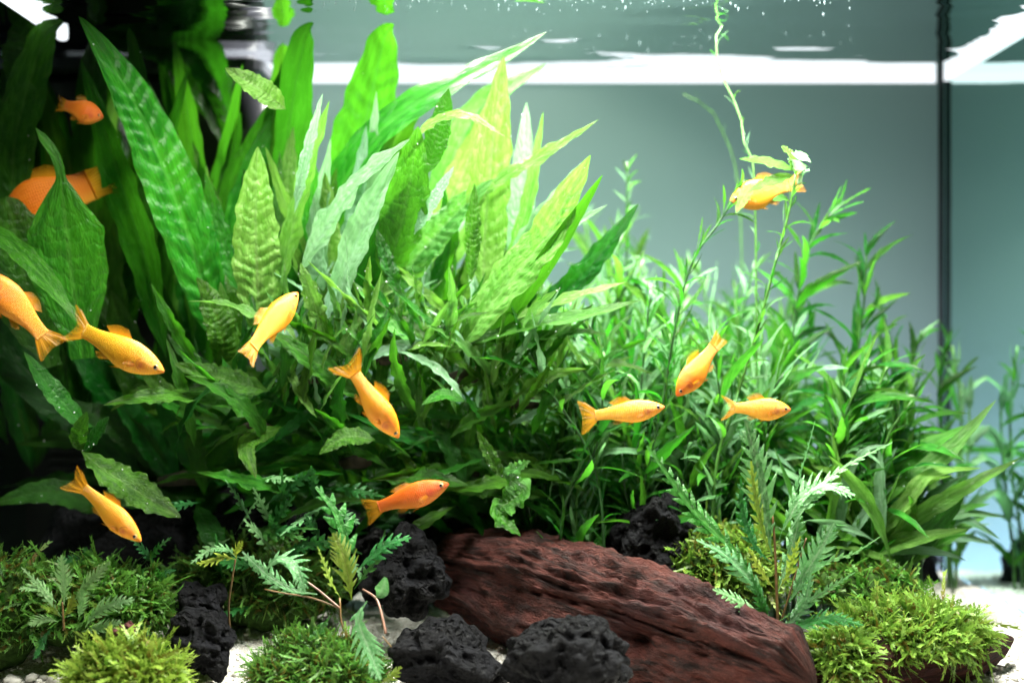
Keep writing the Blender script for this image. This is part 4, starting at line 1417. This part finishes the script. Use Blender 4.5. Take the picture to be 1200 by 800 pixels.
moss(1065, 744, .632, 86, 32, 60, 4200, 'moss', 'yellow green moss mound on the dark driftwood at the right', 3)
moss(985, 775, .618, 46, 34, 40, 1500, 'moss', 'thin moss patch creeping down between the two driftwood pieces', 4)
moss(146, 802, .590, 62, 42, 46, 3000, 'moss_bright', 'bright yellow green moss cushion at the bottom left corner of the sand', 5, (12, 26), 0.9)
moss(372, 792, .606, 80, 48, 52, 3600, 'moss_deep', 'dark green moss cushion below the lobed plant', 6, (9, 18), .5)
moss(95, 712, .640, 105, 46, 50, 3400, 'moss_deep', 'leafy dark moss bank under the small pale plant', 7, (12, 26), .6)
moss(10, 720, .630, 40, 70, 40, 1000, 'moss_deep', 'olive moss column against the left glass', 8, (12, 22), .4)
moss(850, 672, .665, 62, 52, 42, 2400, 'moss', 'mixed yellow green moss between the tall lava rock and the lobed plant', 9, (10, 20), .6)
moss(1010, 690, .665, 70, 26, 40, 1100, 'moss_deep', 'low moss at the foot of the strap leaf fern', 10, (10, 20), .6)
moss(300, 690, .680, 95, 50, 50, 1900, 'moss_deep', 'shaded moss hump behind the dim lobed plant', 12, (12, 24), .5)


# ------------------------------------------------------------------ fish
def fish(head, tail, d0, d1, label, roll=0.0, bend=0.0, deep=1.0, fork=0.25, dorsal=1.0, tailw=1.0, thick=1.0, skin='fish'):
    H, Tl = P(*head, d0), P(*tail, d1)
    L = (H - Tl).length
    X = (H - Tl).normalized()
    up = Vector((0, 0, 1))
    Zv = up - X * up.dot(X)
    if Zv.length < 0.2: Zv = Vector((1, 0, 0)) - X * X.x
    Zv.normalize()
    Zv = Matrix.Rotation(R(roll), 3, X) @ Zv
    Y = Zv.cross(X)
    C = (H + Tl) / 2
    e = empty('orange_fish', C, label, 'fish')
    e['group'] = 'orange fish swimming among the plants'

    def W_(x, y, z):
        """x: distance from the snout in lengths, y sideways, z up (lengths)."""
        y = y + bend * (max(0, x - 0.25) ** 2 - 0.28 * max(0, x - 0.25))
        return H - X * (x * L) + Y * (y * L) + Zv * (z * L) - C

    ts = np.array([0, .03, .08, .15, .25, .38, .52, .66, .8, .92, 1.0])
    zu = np.interp
    ZU = np.array([.012, .034, .062, .092, .122, .142, .134, .110, .084, .072, .074]) * deep
    ZL = np.array([-.008, -.028, -.054, -.086, -.122, -.148, -.140, -.100, -.068, -.060, -.062]) * deep
    YY = np.array([.007, .024, .040, .054, .068, .076, .066, .047, .029, .017, .010]) * thick
    nt, ns = 44, 24
    tt = np.linspace(0, 1, nt) ** 1.15

    def sm(arr, t):
        # smooth interpolation through the stations
        return float(np.interp(t, ts, arr))

    # light smoothing of the piecewise linear profiles
    def smooth(arr):
        a = np.array([sm(arr, t) for t in tt])
        for _ in range(4):
            a[1:-1] = a[:-2] * .25 + a[1:-1] * .5 + a[2:] * .25
        return a
    zU, zL, yH = smooth(ZU), smooth(ZL), smooth(YY)
    vs, uv = [], []
    LB_ = 0.80
    for i in range(nt):
        zc = (zU[i] + zL[i]) / 2
        zh = (zU[i] - zL[i]) / 2
        for k in range(ns + 1):
            a = 2 * math.pi * (k % ns) / ns
            s_, c_ = math.sin(a), math.cos(a)
            y = yH[i] * math.copysign(abs(s_) ** 0.9, s_)
            z = zc + zh * c_
            vs.append(W_(tt[i] * LB_, y, z))
            uv.append(((1 - c_) / 2, tt[i]))
    fs = grid_faces(nt, ns + 1)
    fs.append(tuple(range(ns + 1)))
    fs.append(tuple(range((nt - 1) * (ns + 1) + ns, (nt - 1) * (ns + 1) - 1, -1)))
    link('body', mesh_from('body', vs, fs, uv), M[skin], e)

    def fin(name, base, outer, n=12, m=6, wob=0.01):
        """base / outer: lists of (x, y, z); skin between them."""
        b = np.array(base, dtype=float)
        o = np.array(outer, dtype=float)
        bi = np.stack([np.interp(np.linspace(0, 1, n), np.linspace(0, 1, len(b)), b[:, k]) for k in range(3)], 1)
        oi = curve3(o, n)[0]
        vs, uv = [], []
        for i in range(n):
            for j in range(m):
                t = j / (m - 1)
                q = bi[i] * (1 - t) + oi[i] * t
                vs.append(W_(q[0], q[1] + wob * math.sin(i * 1.1 + t * 2) * t, q[2]))
                uv.append((i / (n - 1), t))
        return link(name, mesh_from(name, vs, grid_faces(n, m), uv), M['fin'], e)

    th = 0.135 * tailw
    fin('tail_fin', [(.775, 0, .074 * deep), (.795, 0, 0), (.775, 0, -.062 * deep)],
        [(.90, 0, th * .86), (.985, 0, th * 1.0), (.985 - fork * .06, 0, th * .55), (.985 - fork * .12, 0, 0), (.985 - fork * .06, 0, -th * .55), (.985, 0, -th * 1.0), (.90, 0, -th * .86)], 26, 8, .010)
    if dorsal > 0:
        fin('dorsal_fin', [(.36, 0, .128 * deep), (.48, 0, .118 * deep), (.56, 0, .098 * deep)], [(.43, 0, .138 * deep + .060 * dorsal), (.53, 0, .130 * deep + .062 * dorsal), (.63, 0, .110 * deep + .030 * dorsal)], 12, 5, .008)
    fin('anal_fin', [(.48, 0, -.118 * deep), (.57, 0, -.085 * deep)], [(.56, 0, -.150 * deep), (.60, 0, -.140 * deep), (.625, 0, -.105 * deep)], 8, 4)
    for sd in (1, -1):
        fin('pectoral_fin', [(.225, sd * .064 * thick, -.025), (.225, sd * .062 * thick, -.055)], [(.30, sd * .10, -.035), (.315, sd * .105, -.07), (.285, sd * .095, -.10)], 7, 4)
        fin('pelvic_fin', [(.36, sd * .02, -.142 * deep), (.40, sd * .02, -.140 * deep)], [(.43, sd * .035, -.165 * deep), (.44, sd * .035, -.158 * deep)], 5, 3)
        # eye
        c = W_(.072, sd * .0315 * thick, .010 * deep + .003)
        vsx, fsx = ico(2)
        er = .0275 * L
        ey = mesh_from('eye', [X * (v.x * er) + Y * (v.y * er * .55) + Zv * (v.z * er) for v in vsx], fsx)
        eo = link('eye', ey, M['iris'], e, c)
        pr = er * .66
        pu = mesh_from('pupil', [X * (v.x * pr) + Y * (v.y * pr * .5) + Zv * (v.z * pr) for v in vsx], fsx)
        link('pupil', pu, M['pupil'], eo, Y * (sd * er * .30))
    return e


fish((121, 138), (62, 120), .668, .675, 'small orange fish high in the shade in front of the left fern', bend=.3, deep=1.4, tailw=1.1, dorsal=1.2, skin='fish_red_shaded')
fish((2, 268), (134, 205), .692, .69, 'dim blurred orange fish half hidden behind a heart shaped leaf', deep=1.9, skin='fish_red_shaded')
fish((-18, 318), (66, 412), .600, .606, 'orange fish entering at the left edge, its head cut off by the frame', deep=1.05, roll=8, tailw=1.2, skin='fish')
fish((192, 436), (72, 376), .598, .604, 'large orange fish swimming down to the right beside the one at the edge', bend=.25, deep=.95, tailw=1.25, fork=.8, skin='fish_gold')
fish((349, 343), (280, 424), .628, .600, 'orange fish turned away with its tail towards the viewer, before the pale quilted leaf', roll=-12, bend=-.3, deep=.92, tailw=.8, thick=1.15)
fish((467, 513), (401, 420), .598, .590, 'orange fish diving head down in front of the middle fern', roll=18, bend=.3, deep=.95, tailw=1.45, fork=.6, thick=1.25)
fish((165, 634), (82, 556), .596, .602, 'yellow orange fish heading down in the dark lower left corner', roll=6, deep=.88, tailw=1.15, fork=.5, dorsal=.8, skin='fish_gold', bend=-.15)
fish((526, 567), (422, 602), .636, .648, 'shaded red orange fish under the overhanging ferns just above the log', deep=.9, bend=.25, dorsal=.5, skin='fish_red_shaded')
fish((779, 477), (677, 490), .618, .624, 'orange fish swimming level to the right in front of the thicket', bend=.2, deep=.9, tailw=1.45, skin='fish_gold')
fish((793, 464), (850, 392), .626, .634, 'orange fish pointing down left beside the upright dark stem', bend=-.2, deep=1.1, tailw=.8)
fish((927, 480), (843, 478), .618, .624, 'orange fish swimming right above the mint lobed plant', deep=1.12, bend=.2, tailw=1.35, fork=1.0, dorsal=1.2)
fish((856, 236), (943, 212), .672, .676, 'pale orange fish behind the bent plant tip in the upper right', deep=1.35)
